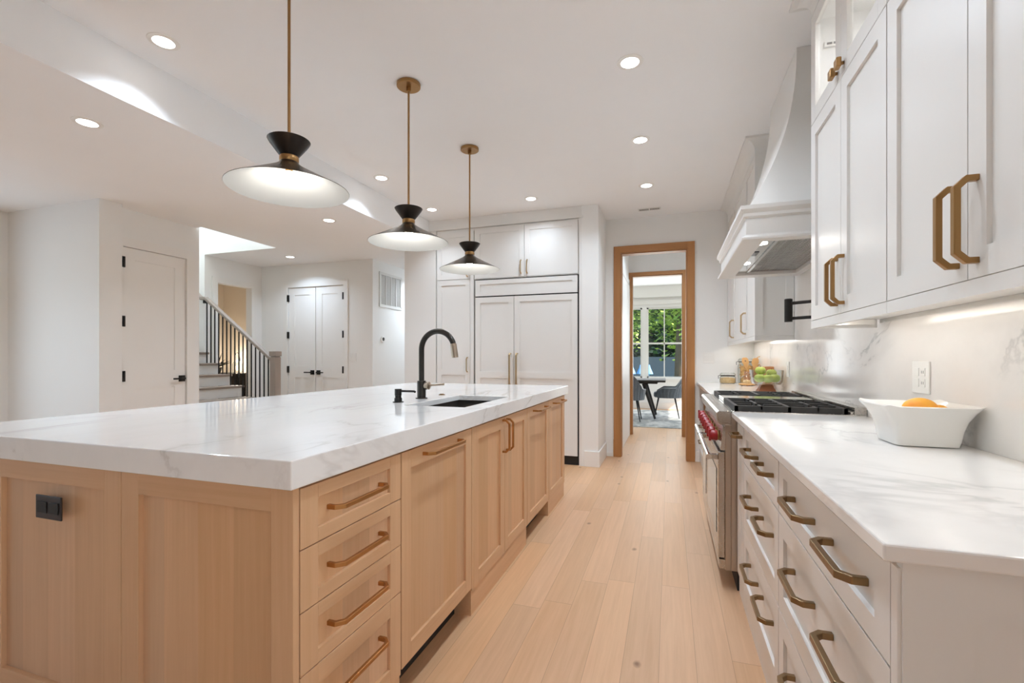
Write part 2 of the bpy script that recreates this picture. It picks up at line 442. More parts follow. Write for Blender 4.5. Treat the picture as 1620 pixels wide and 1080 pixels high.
struct('wall_fridge', MB().box(-3.14, -.915, 5.86, 5.98, 0, CE), M['wall'], 'white wall behind the refrigerator cabinets', 'wall')
struct('wall_passage', MB().box(-3.14, -3.1, 5.22, 5.86, 0, ZL), M['wall'], 'white side wall left of the tall cabinets', 'wall')
# butler's hall and dining room
y2 = 7.572
hl = MB().box(-.70, -.60, YF+.1, y2, 0, CE)
struct('wall_hall_left', hl, M['wall'], 'white left wall of the short hall behind the doorway', 'wall')
struct('wall_hall_right', MB().box(.62, .72, YF+.1, y2, 0, CE), M['wall'], 'white right wall of the short hall behind the doorway', 'wall')
w2 = MB(); w2.box(-2.7, -.559, y2, y2+.1, 0, CE); w2.box(.194, 2.6, y2, y2+.1, 0, CE); w2.box(-.559, .194, y2, y2+.1, 2.464, CE)
struct('wall_dining_front', w2, M['wall'], 'white wall holding the second wood-cased doorway', 'wall')
YD = 11.53
wins = [(-2.30, -.612), (-.502, .50), (.62, 2.2)]
wd = MB(); wz0, wz1 = .72, 2.37
wd.box(-2.7, 2.6, YD, YD+.16, 0, wz0); wd.box(-2.7, 2.6, YD, YD+.16, wz1, CE)
xs = [-2.7]+[q for p in wins for q in p]+[2.6]
for i in range(0, len(xs), 2): wd.box(xs[i], xs[i+1], YD, YD+.16, wz0, wz1)
struct('wall_dining_window', wd, M['wall'], 'white dining room wall around the garden windows', 'wall')
wr = MB(); wr.box(2.5, 2.6, y2, 8.7, 0, CE); wr.box(2.5, 2.6, 10.9, YD, 0, CE); wr.box(2.5, 2.6, 8.7, 10.9, 0, .5); wr.box(2.5, 2.6, 8.7, 10.9, 2.1, CE)
struct('wall_dining_right', wr, M['wall'], 'white side wall of the dining room with a sunny window', 'wall')
struct('wall_dining_left', MB().box(-2.7, -2.6, y2, YD, 0, CE), M['wall'], 'white left wall of the dining room', 'wall')
for i, (a, b_) in enumerate(wins):
    fr = MB(); t = .035
    fr.box(a, b_, YD+.03, YD+.09, wz0, wz0+t); fr.box(a, b_, YD+.03, YD+.09, wz1-t, wz1); fr.box(a, a+t, YD+.03, YD+.09, wz0, wz1); fr.box(b_-t, b_, YD+.03, YD+.09, wz0, wz1)
    zb = 1.53; fr.box(a+t, b_-t, YD+.045, YD+.075, zb-.02, zb+.02)
    if i: c = (a+b_)/2 if i == 2 else -.113; fr.box(c-.012, c+.012, YD+.045, YD+.075, wz0+t, wz1-t)
    o = struct('window_%d' % (i+1), fr, M['trimw'], ['white-framed garden window left of the thick post', 'white-framed garden window with a cross of muntins behind the table', 'white-framed garden window hidden right of the doorway'][i], 'window')
    MB().box(a+t, b_-t, YD+.055, YD+.061, wz0+t, wz1-t).build('pane', M['pane'], o)
sl = MB().box(-2.4, 2.3, YD-.06, YD, wz0-.035, wz0); sl.box(-2.4, 2.3, YD-.03, YD, 2.44, 2.53)
struct('trim_2', sl, M['trimw'], 'white sill and head trim along the dining room windows', 'trim')
struct('trim_3', MB().box(-2.6, 2.5, YD-.10, YD, 2.60, 2.866), M['trimw'], 'white beam above the dining room windows', 'trim')
# dining side window frame
f3 = MB(); f3.box(2.52, 2.56, 8.7, 10.9, .5, .56); f3.box(2.52, 2.56, 8.7, 10.9, 2.04, 2.1); f3.box(2.52, 2.56, 9.77, 9.83, .5, 2.1)
o = struct('window_4', f3, M['trimw'], 'white-framed side window letting sun onto the dining rug', 'window')
MB().box(2.537, 2.543, 8.7, 10.9, .56, 2.04).build('pane', M['pane'], o)

# wood door casings
def casing(name, y, x0, x1, z, wd_, label, depth=.12, th=.02):
    c = MB()
    c.box(x0-wd_, x0, y-th, y, .21, z+wd_, 0); c.box(x1, x1+wd_, y-th, y, .21, z+wd_, 0); c.box(x0, x1, y-th, y, z, z+wd_, 1)
    for a in (x0-wd_, x1): c.box(a-.003, a+wd_+.003, y-th-.004, y, 0, .21, 0)
    c.box(x0, x0+.012, y, y+depth, 0, z, 0); c.box(x1-.012, x1, y, y+depth, 0, z, 0); c.box(x0, x1, y, y+depth, z-.012, z, 1)
    return struct(name, c, [M['trim_z'], M['trim_x']], label, 'door casing', bevel=.002)
casing('trim_4', YF, dx0, dx1, dz, .082, 'brown wood casing around the near doorway, with plinth blocks')
casing('trim_5', y2, -.555, .190, 2.460, .055, 'brown wood casing around the second doorway to the dining room')
struct('trim_6', MB().box(-.60, -.585, YF+.3, y2-.15, 0, 2.3).box(-.60, -.58, YF+.22, YF+.3, 0, 2.38).box(-.60, -.58, y2-.15, y2-.07, 0, 2.38).box(-.60, -.58, YF+.22, y2-.07, 2.3, 2.38), M['trimw'], 'white door casing on the left wall of the short hall', 'trim')
# baseboards
def bb(name, mb, label): struct(name, mb, M['trimw'], label, 'baseboard', bevel=.003)
bb('baseboard_column', MB().box(-.885, -.72, FRY-.014, FRY+.001, 0, .17).box(-.735, -.72, FRY+.001, YF-.02, 0, .17), 'tall white baseboard around the wall return beside the refrigerator')
bb('baseboard_far', MB().box(-.72, -.642, YF-.015, YF, 0, .05).box(.279, .33, YF-.015, YF, 0, .12), 'white baseboard on the doorway wall')
bb('baseboard_dining', MB().box(-2.6, 2.5, YD-.018, YD, 0, .16), 'white baseboard below the dining room windows')
bb('baseboard_hall', MB().box(-.60, -.585, YF+.1, YF+.22, 0, .14), 'white baseboard in the short hall')

# left part: living room walls, closet door wall, stair hall
XA0, XA1, YA = -6.0, -4.70, 2.758
XD = -4.80
wlm = MB().box(XA0-.12, XA0, -7.1, -2.9, 0, ZL).box(XA0-.12, XA0, -.9, .5, 0, ZL).box(XA0-.12, XA0, 2.3, YA+.12, 0, ZL)
for a, b_ in ((-2.9, -.9), (.5, 2.3)): wlm.box(XA0-.12, XA0, a, b_, 0, .45).box(XA0-.12, XA0, a, b_, 2.45, ZL)
struct('wall_left', wlm, M['wall'], 'white far left wall of the living area', 'wall')
struct('wall_left_front', MB().box(XA0, XA1, YA, 2.938, 0, ZL), M['wall'], 'bright white wall facing the window light left of the closet door', 'wall')
dy0, dy1, dzt = 3.0, 3.608, 2.225
wl = MB()
wl.box(XD-.12, XD, 2.938, dy0, 0, ZL); wl.box(XD-.12, XD, dy1, 3.755, 0, ZL); wl.box(XD-.12, XD, dy0, dy1, dzt, ZL)
wl.box(-8.3, XD-.12, 3.655, 3.755, 0, 5.2); wl.box(XD-.12, XD, 3.655, 3.755, ZL, 5.2)
struct('wall_closet', wl, M['wall'], 'white wall with the single panel door beside the stairs', 'wall')
struct('wall_stair', MB().box(-8.3, -5.935, 4.72, 4.82, 0, 5.2).box(-5.935, hx1, 4.72, 4.82, ZL+.001, 5.2), M['wall'], 'bright white stairwell wall lit from above', 'wall')
struct('wall_stair_right', MB().box(hx1, hx1+.1, 3.72, 4.82, ZL+.12, 5.2), M['wall'], 'white upper wall of the stairwell opening', 'wall')
struct('wall_stair_end', MB().box(-8.4, -8.3, 3.655, 4.82, 0, 5.2), M['wall'], 'white end wall of the stairwell', 'wall')
struct('ceiling_stair', MB().box(-8.4, hx1+.1, 3.655, 4.82, 5.2, 5.3), M['ceil'], 'white ceiling high above the stairs', 'ceiling')
wy0, wy1, wzt = 4.906, 5.463, 2.23
ww = MB(); ww.box(-6.03, -5.935, 4.82, wy0, 0, ZL); ww.box(-6.03, -5.935, wy1, 5.74, 0, ZL); ww.box(-6.03, -5.935, wy0, wy1, wzt, ZL)
struct('wall_foyer', ww, M['wall'], 'white wall with the opening to the warm-lit room', 'wall')
ddx0, ddx1, ddz = -5.425, -4.427, 2.238
YC = 5.66
wc = MB(); wc.box(-5.935, ddx0, YC, YC+.1, 0, ZL); wc.box(ddx1, -3.945, YC, YC+.1, 0, ZL); wc.box(ddx0, ddx1, YC, YC+.1, ddz, ZL)
struct('wall_double_door', wc, M['wall'], 'white wall around the double closet doors', 'wall')
struct('wall_grille', MB().box(-4.045, -3.945, YC+.1, 8.4, 0, ZL), M['wall'], 'white wall carrying the return-air grille and thermostat', 'wall')
struct('wall_passage_end', MB().box(-3.945, -3.0, 8.3, 8.4, 0, ZL), M['wall'], 'white wall at the end of the passage', 'wall')
struct('wall_passage_right', MB().box(-3.1, -3.0, 5.98, 8.3, 0, ZL), M['wall'], 'white right wall of the passage', 'wall')
M['warmwall'] = paint('warm_room_wall', srgb(232, 220, 204), .75)
struct('wall_warm_back', MB().box(-8.0, -4.2, 6.43, 6.53, 0, ZL), M['warmwall'], 'cream wall of the warm-lit room behind the balusters', 'wall')
struct('wall_warm_left', MB().box(-7.72, -7.62, 4.82, 6.43, 0, ZL), M['warmwall'], 'cream side wall of the warm-lit room', 'wall')
# casings in white
def wcas(name, mb, label): struct(name, mb, M['trimw'], label, 'trim')
wcas('trim_7', MB().box(XD, XD+.018, 2.94, dy0, 0, dzt+.085).box(XD, XD+.018, dy1, dy1+.085, 0, dzt+.085).box(XD, XD+.018, dy0, dy1, dzt, dzt+.085), 'white casing around the single panel door')
wcas('trim_8', MB().box(-5.935, -5.917, wy0-.08, wy0, 0, wzt+.08).box(-5.935, -5.917, wy1, wy1+.08, 0, wzt+.08).box(-5.935, -5.917, wy0, wy1, wzt, wzt+.08), 'white casing around the opening to the warm-lit room')
wcas('trim_9', MB().box(ddx0-.075, ddx0, YC-.018, YC, 0, ddz+.075).box(ddx1, ddx1+.075, YC-.018, YC, 0, ddz+.075).box(ddx0, ddx1, YC-.018, YC, ddz, ddz+.075), 'white casing around the double closet doors')
# walls behind the camera with windows
YB = -7.0
struct('wall_back', MB().box(-9.2, XE, YB-.1, YB, 0, CE), M['wall'], 'white wall behind the viewer', 'wall')
for i, (a, b_, z0, z1) in enumerate(((.5, 2.3, .45, 2.45), (-2.9, -.9, .45, 2.45))):
    fr = MB(); t = .05; xa, xb_ = XA0-.08, XA0-.03
    fr.box(xa, xb_, a, b_, z0, z0+t); fr.box(xa, xb_, a, b_, z1-t, z1); fr.box(xa, xb_, a, a+t, z0, z1); fr.box(xa, xb_, b_-t, b_, z0, z1)
    o = struct('window_%d' % (5+i), fr, M['trimw'], ['large white-framed window on the left wall beside the bright wall', 'white-framed window on the left wall behind the viewer'][i], 'window')
    MB().box(XA0-.058, XA0-.052, a+t, b_-t, z0+t, z1-t).build('pane', M['pane'], o)

fr = MB(); t = .05; xa, xb_ = XW+.03, XW+.08  # window added out of view to let in side light
fr.box(xa, xb_, -2.6, -.3, .5, .5+t); fr.box(xa, xb_, -2.6, -.3, 2.45-t, 2.45); fr.box(xa, xb_, -2.6, -2.6+t, .5, 2.45); fr.box(xa, xb_, -.3-t, -.3, .5, 2.45)
o = struct('window_7', fr, M['trimw'], 'added white-framed window on the range wall behind the viewer, for side light', 'window')
MB().box(XW+.052, XW+.058, -2.6+t, -.3-t, .5+t, 2.45-t).build('pane', M['pane'], o)

# ------------------------------------------------------------------ doors
def shaker(mb, face, pos, a0, a1, z0, z1, fw=.06, t=.02, rec=.009, mids=(), rails=None, fwz=None):
    fz = fwz or fw
    mb.fbox(face, pos, a0, a0+fw, -t, 0, z0, z1, 0); mb.fbox(face, pos, a1-fw, a1, -t, 0, z0, z1, 0)
    mb.fbox(face, pos, a0+fw, a1-fw, -t, 0, z1-fz, z1, 1); mb.fbox(face, pos, a0+fw, a1-fw, -t, 0, z0, z0+(rails or fz), 1)
    for (m0, m1) in mids: mb.fbox(face, pos, a0+fw, a1-fw, -t, 0, m0, m1, 1)
    mb.fbox(face, pos, a0+fw, a1-fw, -t, -rec, z0+(rails or fz), z1-fz, 2)
    return mb
CAB3 = [M['cab']]*3
TR3 = [M['trimw']]*3
def lever(face, pos, a, z, dirn, parent, mat=None):
    mat = mat or M['black']
    h = MB(); h.fbox(face, pos, a-.032, a+.032, 0, .012, z-.032, z+.032); h.fbox(face, pos, a-.011, a+.011, .012, .045, z-.011, z+.011)
    h.fbox(face, pos, a-.01 if dirn > 0 else a-.115, a+.115 if dirn > 0 else a+.01, .04, .054, z-.008, z+.008)
    h.build('door_handle', mat, parent, bevel=.002)
def hinge(face, pos, a, z, parent, h=.1):
    MB().fbox(face, pos, a-.014, a+.014, -.005, .022, z-h/2, z+h/2).build('hinge', M['black'], parent)
def slab_door(name, face, pos, a0, a1, ztop, label, hinge_a, lev_a, lev_dir, pos_in=.004):
    mb = shaker(MB(), face, pos-.0, a0+.004, a1-.004, .012, ztop-.004, .11, .035, .008, mids=((.90, 1.067),), rails=.2)
    o = struct(name, mb, TR3, label, 'door')
    for z in (.3, 1.02, 1.53, 2.08): hinge(face, pos, hinge_a, z, o)
    lever(face, pos, lev_a, .978, lev_dir, o)
    return o
slab_door('door_1', '+x', XD-.004, dy0, dy1, dzt, 'white two-panel door with black lever, nearest the stairs', dy0+.004, 3.565, -1)
mid = (ddx0+ddx1)/2
slab_door('door_2', '-y', YC+.004, ddx0, mid, ddz, 'left leaf of the white double closet doors', ddx0+.002, mid-.055, -1)
slab_door('door_3', '-y', YC+.004, mid, ddx1, ddz, 'right leaf of the white double closet doors', ddx1-.002, mid+.055, 1)

# ------------------------------------------------------------------ pulls
def pull(face, pos, a, z, L, vert, parent, mat=None, proj=.034, th=.011, name='handle'):
    """bar pull with chamfered corners, square in section"""
    mat = mat or M['brass']; mb = MB(); h = L/2; c = .018
    pts = [(-h, 0), (-h, proj-c), (-h+c, proj), (h-c, proj), (h, proj-c), (h, 0)]
    n = len(pts); inn = []; out = []
    for i, p in enumerate(pts):
        p = Vector((p[0], p[1]))
        if i == 0: t = Vector(pts[1])-p
        elif i == n-1: t = p-Vector(pts[-2])
        else: t = ((Vector(pts[i+1])-p).normalized()+(p-Vector(pts[i-1])).normalized())
        t = t.normalized(); nn = Vector((-t.y, t.x)); k = th/2
        if 0 < i < n-1: k = th/2/ math.cos(math.radians(22.5))
        inn.append(p-nn*k); out.append(p+nn*k)
    def W(q, s):
        al, d = q; x = s*th/2*1.15
        aa = a+(x if vert else al); zz = z+(al if vert else x)
        if face == '+x': return (pos+d, aa, zz)
        if face == '-x': return (pos-d, aa, zz)
        if face == '-y': return (aa, pos-d, zz)
        return (aa, pos+d, zz)
    rings = [[W(inn[i], -1), W(out[i], -1), W(out[i], 1), W(inn[i], 1)] for i in range(n)]
    mb.loft(rings)
    return mb.build(name, mat, parent, bevel=.0015)

def front_part(name, face, pos, a0, a1, z0, z1, parent, mats, fw=.06, rec=.009, mids=(), rails=None, fwz=None, t=.02, gap=.0015, bevel=None):
    if bevel is None: bevel = 0 if mats is CAB3 else .0009
    return shaker(MB(), face, pos, a0+gap, a1-gap, z0+gap, z1-gap, fw, t, rec, mids, rails, fwz).build(name, mats, parent, bevel=bevel)

# ------------------------------------------------------------------ island
IT, ITH = .946, .071
IX0, IX1, IY0, IY1 = -2.425, -.8486, .894, 4.12
XI = -.862; YI = .915
def slab_hole(x0, x1, y0, y1, z0, z1, hole=None):
    mb = MB()
    if not hole: return mb.box(x0, x1, y0, y1, z0, z1)
    a0, a1, b0, b1 = hole
    o = [(x0, y0), (x1, y0), (x1, y1), (x0, y1)]; i = [(a0, b0), (a1, b0), (a1, b1), (a0, b1)]
    vs = [(x, y, z1) for x, y in o]+[(x, y, z1) for x, y in i]+[(x, y, z0) for x, y in o]+[(x, y, z0) for x, y in i]
    fs = []
    for k in range(4):
        k2 = (k+1) % 4
        fs += [(k, k2, 4+k2, 4+k), (8+k2, 8+k, 12+k, 12+k2), (k2, k, 8+k, 8+k2), (4+k, 4+k2, 12+k2, 12+k)]
    return mb.add(vs, fs)
SX0, SX1, SY0, SY1 = -1.305, -.962, 2.14, 2.82
ctm = slab_hole(IX0, IX1, IY0, IY1, IT-.03, IT, (SX0, SX1, SY0, SY1))
ctm = MB()
def ring4(x0, x1, y0, y1, z): return [(x0, y0, z), (x1, y0, z), (x1, y1, z), (x0, y1, z)]
q_ = .04
ctm.loft([ring4(SX0, SX1, SY0, SY1, IT-.03), ring4(SX0, SX1, SY0, SY1, IT), ring4(IX0, IX1, IY0, IY1, IT), ring4(IX0, IX1, IY0, IY1, IT-ITH), ring4(IX0+q_, IX1-q_, IY0+q_, IY1-q_, IT-ITH), ring4(IX0+q_, IX1-q_, IY0+q_, IY1-q_, IT-.03), ring4(SX0, SX1, SY0, SY1, IT-.03)], caps=False)
ct = ctm.build('island_countertop', M['quartz_i'], bevel=.003)
tag(ct, 'thick white veined stone slab on top of the oak island', 'countertop')
ZB, ZT = .118, IT-ITH-.001
GI = 'oak cabinets of the island'
def island_unit(name, label, cat, y0, y1, plinth):
    t = thing(name, label, cat, ((-2.09+XI)/2, (y0+y1)/2, 0), GI)
    c = MB()
    ztop = ZT if 'sink' not in name else .62
    c.box(-1.50, XI-.021, y0+.001, y1-.001, ZB, ztop, 0)
    if 'sink' in name:
        c.box(-.93, XI-.021, y0+.001, y1-.001, .62, ZT, 0)
    c.build('body', [M['oak_z']], t)
    if plinth: MB().box(-1.45, XI-.006, y0+.001, y1-.001, 0, ZB-.002).build('plinth', M['oak_y'], t)
    else: MB().box(-1.45, -.95, y0+.001, y1-.001, 0, ZB-.002).build('toe_kick', M['darkwood'], t)
    return t
t = island_unit('drawer_cabinet', 'oak island cabinet with four stacked drawers at the near corner', 'cabinet', .9355, 1.398, True)
for z0, z1 in ((.714, .868), (.558, .714), (.400, .558), (.118, .400)):
    d = front_part('drawer', '+x', XI, .937, 1.397, z0, z1, t, OAK_Y, .062, .010, fwz=.036 if z1-z0 < .2 else .055)
    pull('+x', XI-.010, 1.167, (z0+z1)/2+(.0 if z1-z0 < .2 else .045), .235, False, d, M['pullwarm'], proj=.042)
t = island_unit('panel_dishwasher', 'oak panelled dishwasher with one long bar pull, beside the drawers', 'dishwasher', 1.400, 2.002, False)
d = front_part('door', '+x', XI, 1.401, 2.001, ZB+.012, .868, t, OAK_Y, .062, .010)
pull('+x', XI, 1.70, .838, .30, False, d, M['pullwarm'], proj=.04)
t = island_unit('sink_cabinet', 'oak double-door island cabinet under the sink', 'cabinet', 2.004, 2.892, True)
MB().fbox('+x', XI, 2.004, 2.022, -.02, 0, ZB, .868).build('stile', M['oak_z'], t)
for a0, a1, ha in ((2.023, 2.456, 2.425), (2.457, 2.891, 2.488)):
    d = front_part('door', '+x', XI, a0, a1, ZB, .868, t, OAK_Y, .062, .010)
    pull('+x', XI, ha, .765, .17, True, d, M['pullwarm'], proj=.04)
t = island_unit('pullout_cabinet', 'oak island pull-out cabinet with top bar pull, beyond the sink doors', 'cabinet', 2.894, 3.459, False)
d = front_part('door', '+x', XI, 2.896, 3.457, ZB, .868, t, OAK_Y, .062, .010)
pull('+x', XI, 3.18, .838, .30, False, d, M['pullwarm'], proj=.05)
t = island_unit('end_cabinet', 'oak island cabinet at the far end nearest the refrigerator', 'cabinet', 3.461, 4.02, True)
d = front_part('door', '+x', XI, 3.463, 4.0, ZB, .868, t, OAK_Y, .062, .010)
MB().fbox('+x', XI, 4.001, 4.02, -.02, 0, ZB, .868).build('stile', M['oak_z'], t)
pull('+x', XI, 3.74, .838, .30, False, d, M['pullwarm'], proj=.05)
# near end panels of the island
for nm, lab, a0, a1 in (('island_end_panel', 'oak end panel of the island at the near corner', -1.467, XI), ('island_end_panel', 'oak end panel of the island holding the black outlet', -2.095, -1.4685)):
    t = thing(nm, lab, 'end panel', ((a0+a1)/2, YI, 0), 'oak end panels of the island')
    e = MB().box(a0, a1, YI+.0195, YI+.0205, 0, .12)
    front_part('panel', '-y', YI, a0, a1, .0, ZT, t, OAK_X, .068, .014, rails=.20, fwz=.062, gap=.0008)
MB()
sp = MB().box(-1.70, -1.502, .937, 4.02, 0, ZT).box(-2.095, -1.702, .937, .957, 0, ZT).box(-2.095, -1.702, 4.0, 4.02, 0, ZT)
o = sp.build('island_back_panel', [M['oak_p']]); tag(o, 'oak seating-side back of the island under the overhang', 'panel')
# outlet on the island end
t = thing('power_outlet', 'dark brown double outlet plate on the oak island end panel', 'outlet', (-1.755, YI-.001, .742))
MB().fbox('-y', YI-.014, -1.815, -1.697, -.001, .004, .709, .779).build('cover_plate', M['outlet_d'], t, bevel=.002)
r = MB()
for a in (-1.783, -1.729): r.fbox('-y', YI-.0185, a-.022, a+.022, 0, .002, .727, .761)
r.build('receptacle', M['slot'], t, bevel=.002)
# sink, faucet, soap dispenser, air switch
t = thing('undermount_sink', 'dark undermount sink basin in the island top', 'sink', ((SX0+SX1)/2, (SY0+SY1)/2, IT-.27))
s_ = MB(); zb = IT-.26; zt = IT-.031; g = .012
s_.box(SX0-g, SX1+g, SY0-g, SY1+g, zb-.01, zb); s_.box(SX0-g-.01, SX0-g, SY0-g, SY1+g, zb, zt); s_.box(SX1+g, SX1+g+.01, SY0-g, SY1+g, zb, zt)
s_.box(SX0-g, SX1+g, SY0-g-.01, SY0-g, zb, zt); s_.box(SX0-g, SX1+g, SY1+g, SY1+g+.01, zb, zt)
s_.build('basin', M['basin'], t)
MB().lathe(((SX0+SX1)/2, SY1-.15, zb), [(.045, .0), (.045, .004), (.03, .003), (.0, .003)], 24).build('drain', M['gun'], t)
fx, fy = -1.418, 2.529
t = thing('kitchen_faucet', 'tall black gooseneck faucet beside the island sink', 'faucet', (fx, fy, IT))
MB().lathe((fx, fy, IT), [(.036, 0), (.036, .005), (.026, .006), (.026, .105), (.024, .107), (0, .107)], 28).build('body', M['gun'], t)
R_ = .108; zc = IT+.295
arc = [(fx, fy, IT+.10), (fx, fy, IT+.2), (fx, fy, zc)]+[(fx+R_-R_*math.cos(a), fy, zc+R_*math.sin(a)) for a in [PI*k/18*.9 for k in range(1, 19)]]
nk = arc[-1]
MB().tube(arc, .0165, 16).build('neck', M['gun'], t)
dx_, dz_ = math.sin(PI*.9), math.cos(PI*.9)
tip = (nk[0]+.012, fy, nk[2]-.082)
MB().tube([nk, (nk[0]+.001, fy, nk[2]-.006), tip], [.0165, .0185, .0195], 18).build('spray_head', M['champagne'], t)
l = MB().lathe((fx+.024, fy, IT+.078), [(.021, 0), (.024, .004), (.024, .026), (.017, .032), (0, .032)], 20, axis='x'); l.tube([(fx+.05, fy, IT+.08), (fx+.15, fy, IT+.088)], .0065, 10)
l.build('lever_handle', M['champagne'], t)
px_, py_ = -1.419, 2.272
t = thing('soap_dispenser', 'black soap dispenser pump left of the faucet', 'soap dispenser', (px_, py_, IT))
MB().lathe((px_, py_, IT), [(.030, 0), (.030, .004), (.021, .005), (.021, .024), (.017, .025), (.017, .037), (.019, .038), (.019, .073), (0, .074)], 24).build('body', M['black'], t)
MB().tube([(px_+.015, py_, IT+.062), (px_+.10, py_, IT+.062), (px_+.107, py_, IT+.058)], .006, 10).build('spout', M['black'], t)
t = MB().lathe((-1.424, 2.809, IT), [(.021, 0), (.021, .004), (.013, .005), (.013, .008), (0, .008)], 24).build('air_switch', M['bronze']); tag(t, 'small round bronze button behind the sink', 'button')

# ------------------------------------------------------------------ refrigerator wall
FB = 5.855
t = thing('tall_pantry_cabinet', 'tall narrow white cabinet left of the refrigerator', 'cabinet', (-2.45, FRY, 0))
MB().box(-2.70, -2.205, FRY+.021, FB, .0, 2.735).build('body', M['cab'], t)
d = front_part('door', '-y', FRY, -2.69, -2.25, .10, 2.128, t, CAB3, .062, mids=((.985, 1.05),)); pull('-y', FRY, -2.285, 1.11, .17, True, d, M['brassl'])
d = front_part('door', '-y', FRY, -2.69, -2.25, 2.132, 2.70, t, CAB3, .062); pull('-y', FRY, -2.285, 2.235, .15, True, d, M['brassl'])
MB().fbox('-y', FRY+.004, -2.249, -2.206, -.02, 0, .0, 2.70).build('filler_strip', M['cab'], t)
t = thing('panel_refrigerator', 'wide white panelled built-in refrigerator with two doors and top grille panel', 'refrigerator', (-1.575, FRY, 0))
MB().box(-2.194, -.949, FRY+.03, FB, .0, 2.118).build('body', M['darkp'], t)
d = front_part('grille_panel', '-y', FRY, -2.186, -.962, 1.917, 2.107, t, CAB3, .06, fwz=.05)
d = front_part('door', '-y', FRY, -2.186, -1.703, .102, 1.905, t, CAB3, .065, mids=((.955, 1.03),)); pull('-y', FRY, -1.742, 1.06, .36, True, d, M['brassl'], proj=.05, th=.016)
d = front_part('door', '-y', FRY, -1.700, -.962, .102, 1.905, t, CAB3, .065, mids=((.955, 1.03),)); pull('-y', FRY, -1.660, 1.06, .36, True, d, M['brassl'], proj=.05, th=.016)
MB().box(-2.18, -.965, FRY+.032, FRY+.05, .0, .10).build('toe_grille', M['black'], t) if False else None
t = thing('over_refrigerator_cabinet', 'white double-door cabinet above the refrigerator', 'cabinet', (-1.575, FRY, 2.12))
MB().box(-2.203, -.947, FRY+.021, FB, 2.12, 2.735).build('body', M['cab'], t)
d = front_part('door', '-y', FRY, -2.190, -1.578, 2.126, 2.718, t, CAB3, .062); pull('-y', FRY, -1.615, 2.235, .15, True, d, M['brassl'])
d = front_part('door', '-y', FRY, -1.576, -.958, 2.126, 2.718, t, CAB3, .062); pull('-y', FRY, -1.540, 2.235, .15, True, d, M['brassl'])
o = MB().box(-.945, -.917, FRY+.001, FB, 0, 2.735).build('refrigerator_side_panel', M['cab']); tag(o, 'white side panel right of the refrigerator', 'panel')
o = MB().box(-3.139, -2.702, FRY, FRY+.03, 0, ZL-.001).box(-2.80, -2.702, FRY, FRY+.03, ZL-.001, 2.735).box(-2.75, -2.702, FRY-.006, FRY, 0, 2.735).build('tall_filler_panel', M['cab']); tag(o, 'plain white tall panel left of the pantry cabinet', 'panel')
o = MB().box(-2.80, -.917, FRY+.001, FB, 2.737, CE-.001).box(-2.80, -.90, FRY-.006, FRY+.001, 2.737, 2.757).build('cabinet_crown', M['cab']); tag(o, 'white soffit trim above the refrigerator cabinets', 'crown molding')

# ------------------------------------------------------------------ right run: base cabinets
XC = .327; CT = .914; CTH = .027
GB = 'white base cabinets along the range wall'
def base_unit(name, label, y0, y1):
    t = thing(name, label, 'cabinet', (.6, (y0+y1)/2, 0), GB)
    MB().box(XC+.021, XW-.005, y0+.001, y1-.001, .10, CT-CTH-.001).build('body', M['cab'], t)
    MB().box(XC+.01, XW-.005, y0+.001, y1-.001, 0, .098).build('toe_kick', M['cab'], t)
    return t
def drawers(t, y0, y1, rows=((.707, .872), (.404, .705), (.112, .402)), hh=(.790, .585, .285), hy=None, hl=.19):
    for (z0, z1), hz in zip(rows, hh):
        d = front_part('drawer', '-x', XC, y0, y1, z0, z1, t, CAB3, .06, .010, fwz=.045 if z1-z0 < .2 else .06)
        w_ = y1-y0
        for f in (hy or (.27, .68)):
            pull('-x', XC+.010, y0+w_*f, hz, hl, False, d, M['pulldark'], proj=.042, th=.013)
t = base_unit('drawer_cabinet', 'nearest white three-drawer cabinet with brass pulls under the right counter', .86, 1.679)
drawers(t, .885, 1.678)
MB().fbox('-x', XC, .862, .8835, -.02, 0, .10, .872).build('stile', M['cab'], t)
front_part('end_panel', '-y', .858, XC+.005, XW-.003, .0, CT-CTH-.001, t, CAB3, .085, .008, rails=.15, fwz=.075, gap=.0005)
t = base_unit('drawer_cabinet', 'second white three-drawer cabinet, between the near drawers and the narrow pull-out', 1.681, 2.409)
drawers(t, 1.682, 2.408, hy=(.30, .70), hl=.18)
t = base_unit('narrow_pullout_cabinet', 'narrow white pull-out cabinet touching the near side of the range', 2.411, 2.640)
d = front_part('door', '-x', XC, 2.414, 2.632, .112, .872, t, CAB3, .05, .010); pull('-x', XC, 2.522, .815, .12, False, d, M['pulldark'], proj=.042, th=.013)
t = base_unit('drawer_cabinet', 'white drawer cabinet just beyond the range', 3.872, 4.60)
drawers(t, 3.874, 4.598, hy=(.5,), hl=.2)
t = base_unit('microwave_cabinet', 'white cabinet with small built-in appliance at the far end of the counter', 4.602, YF-.003)
d = front_part('drawer', '-x', XC, 4.604, 5.80, .112, .42, t, CAB3, .06, .010); pull('-x', XC, 5.2, .33, .2, False, d, M['pulldark'], proj=.042)
MB().fbox('-x', XC, 4.604, 5.80, -.018, 0, .425, .872).build('appliance_door', M['steelz'], t, bevel=.002)
MB().fbox('-x', XC, 4.75, 5.65, 0, .004, .48, .76).build('appliance_window', M['ovenglass'], t)
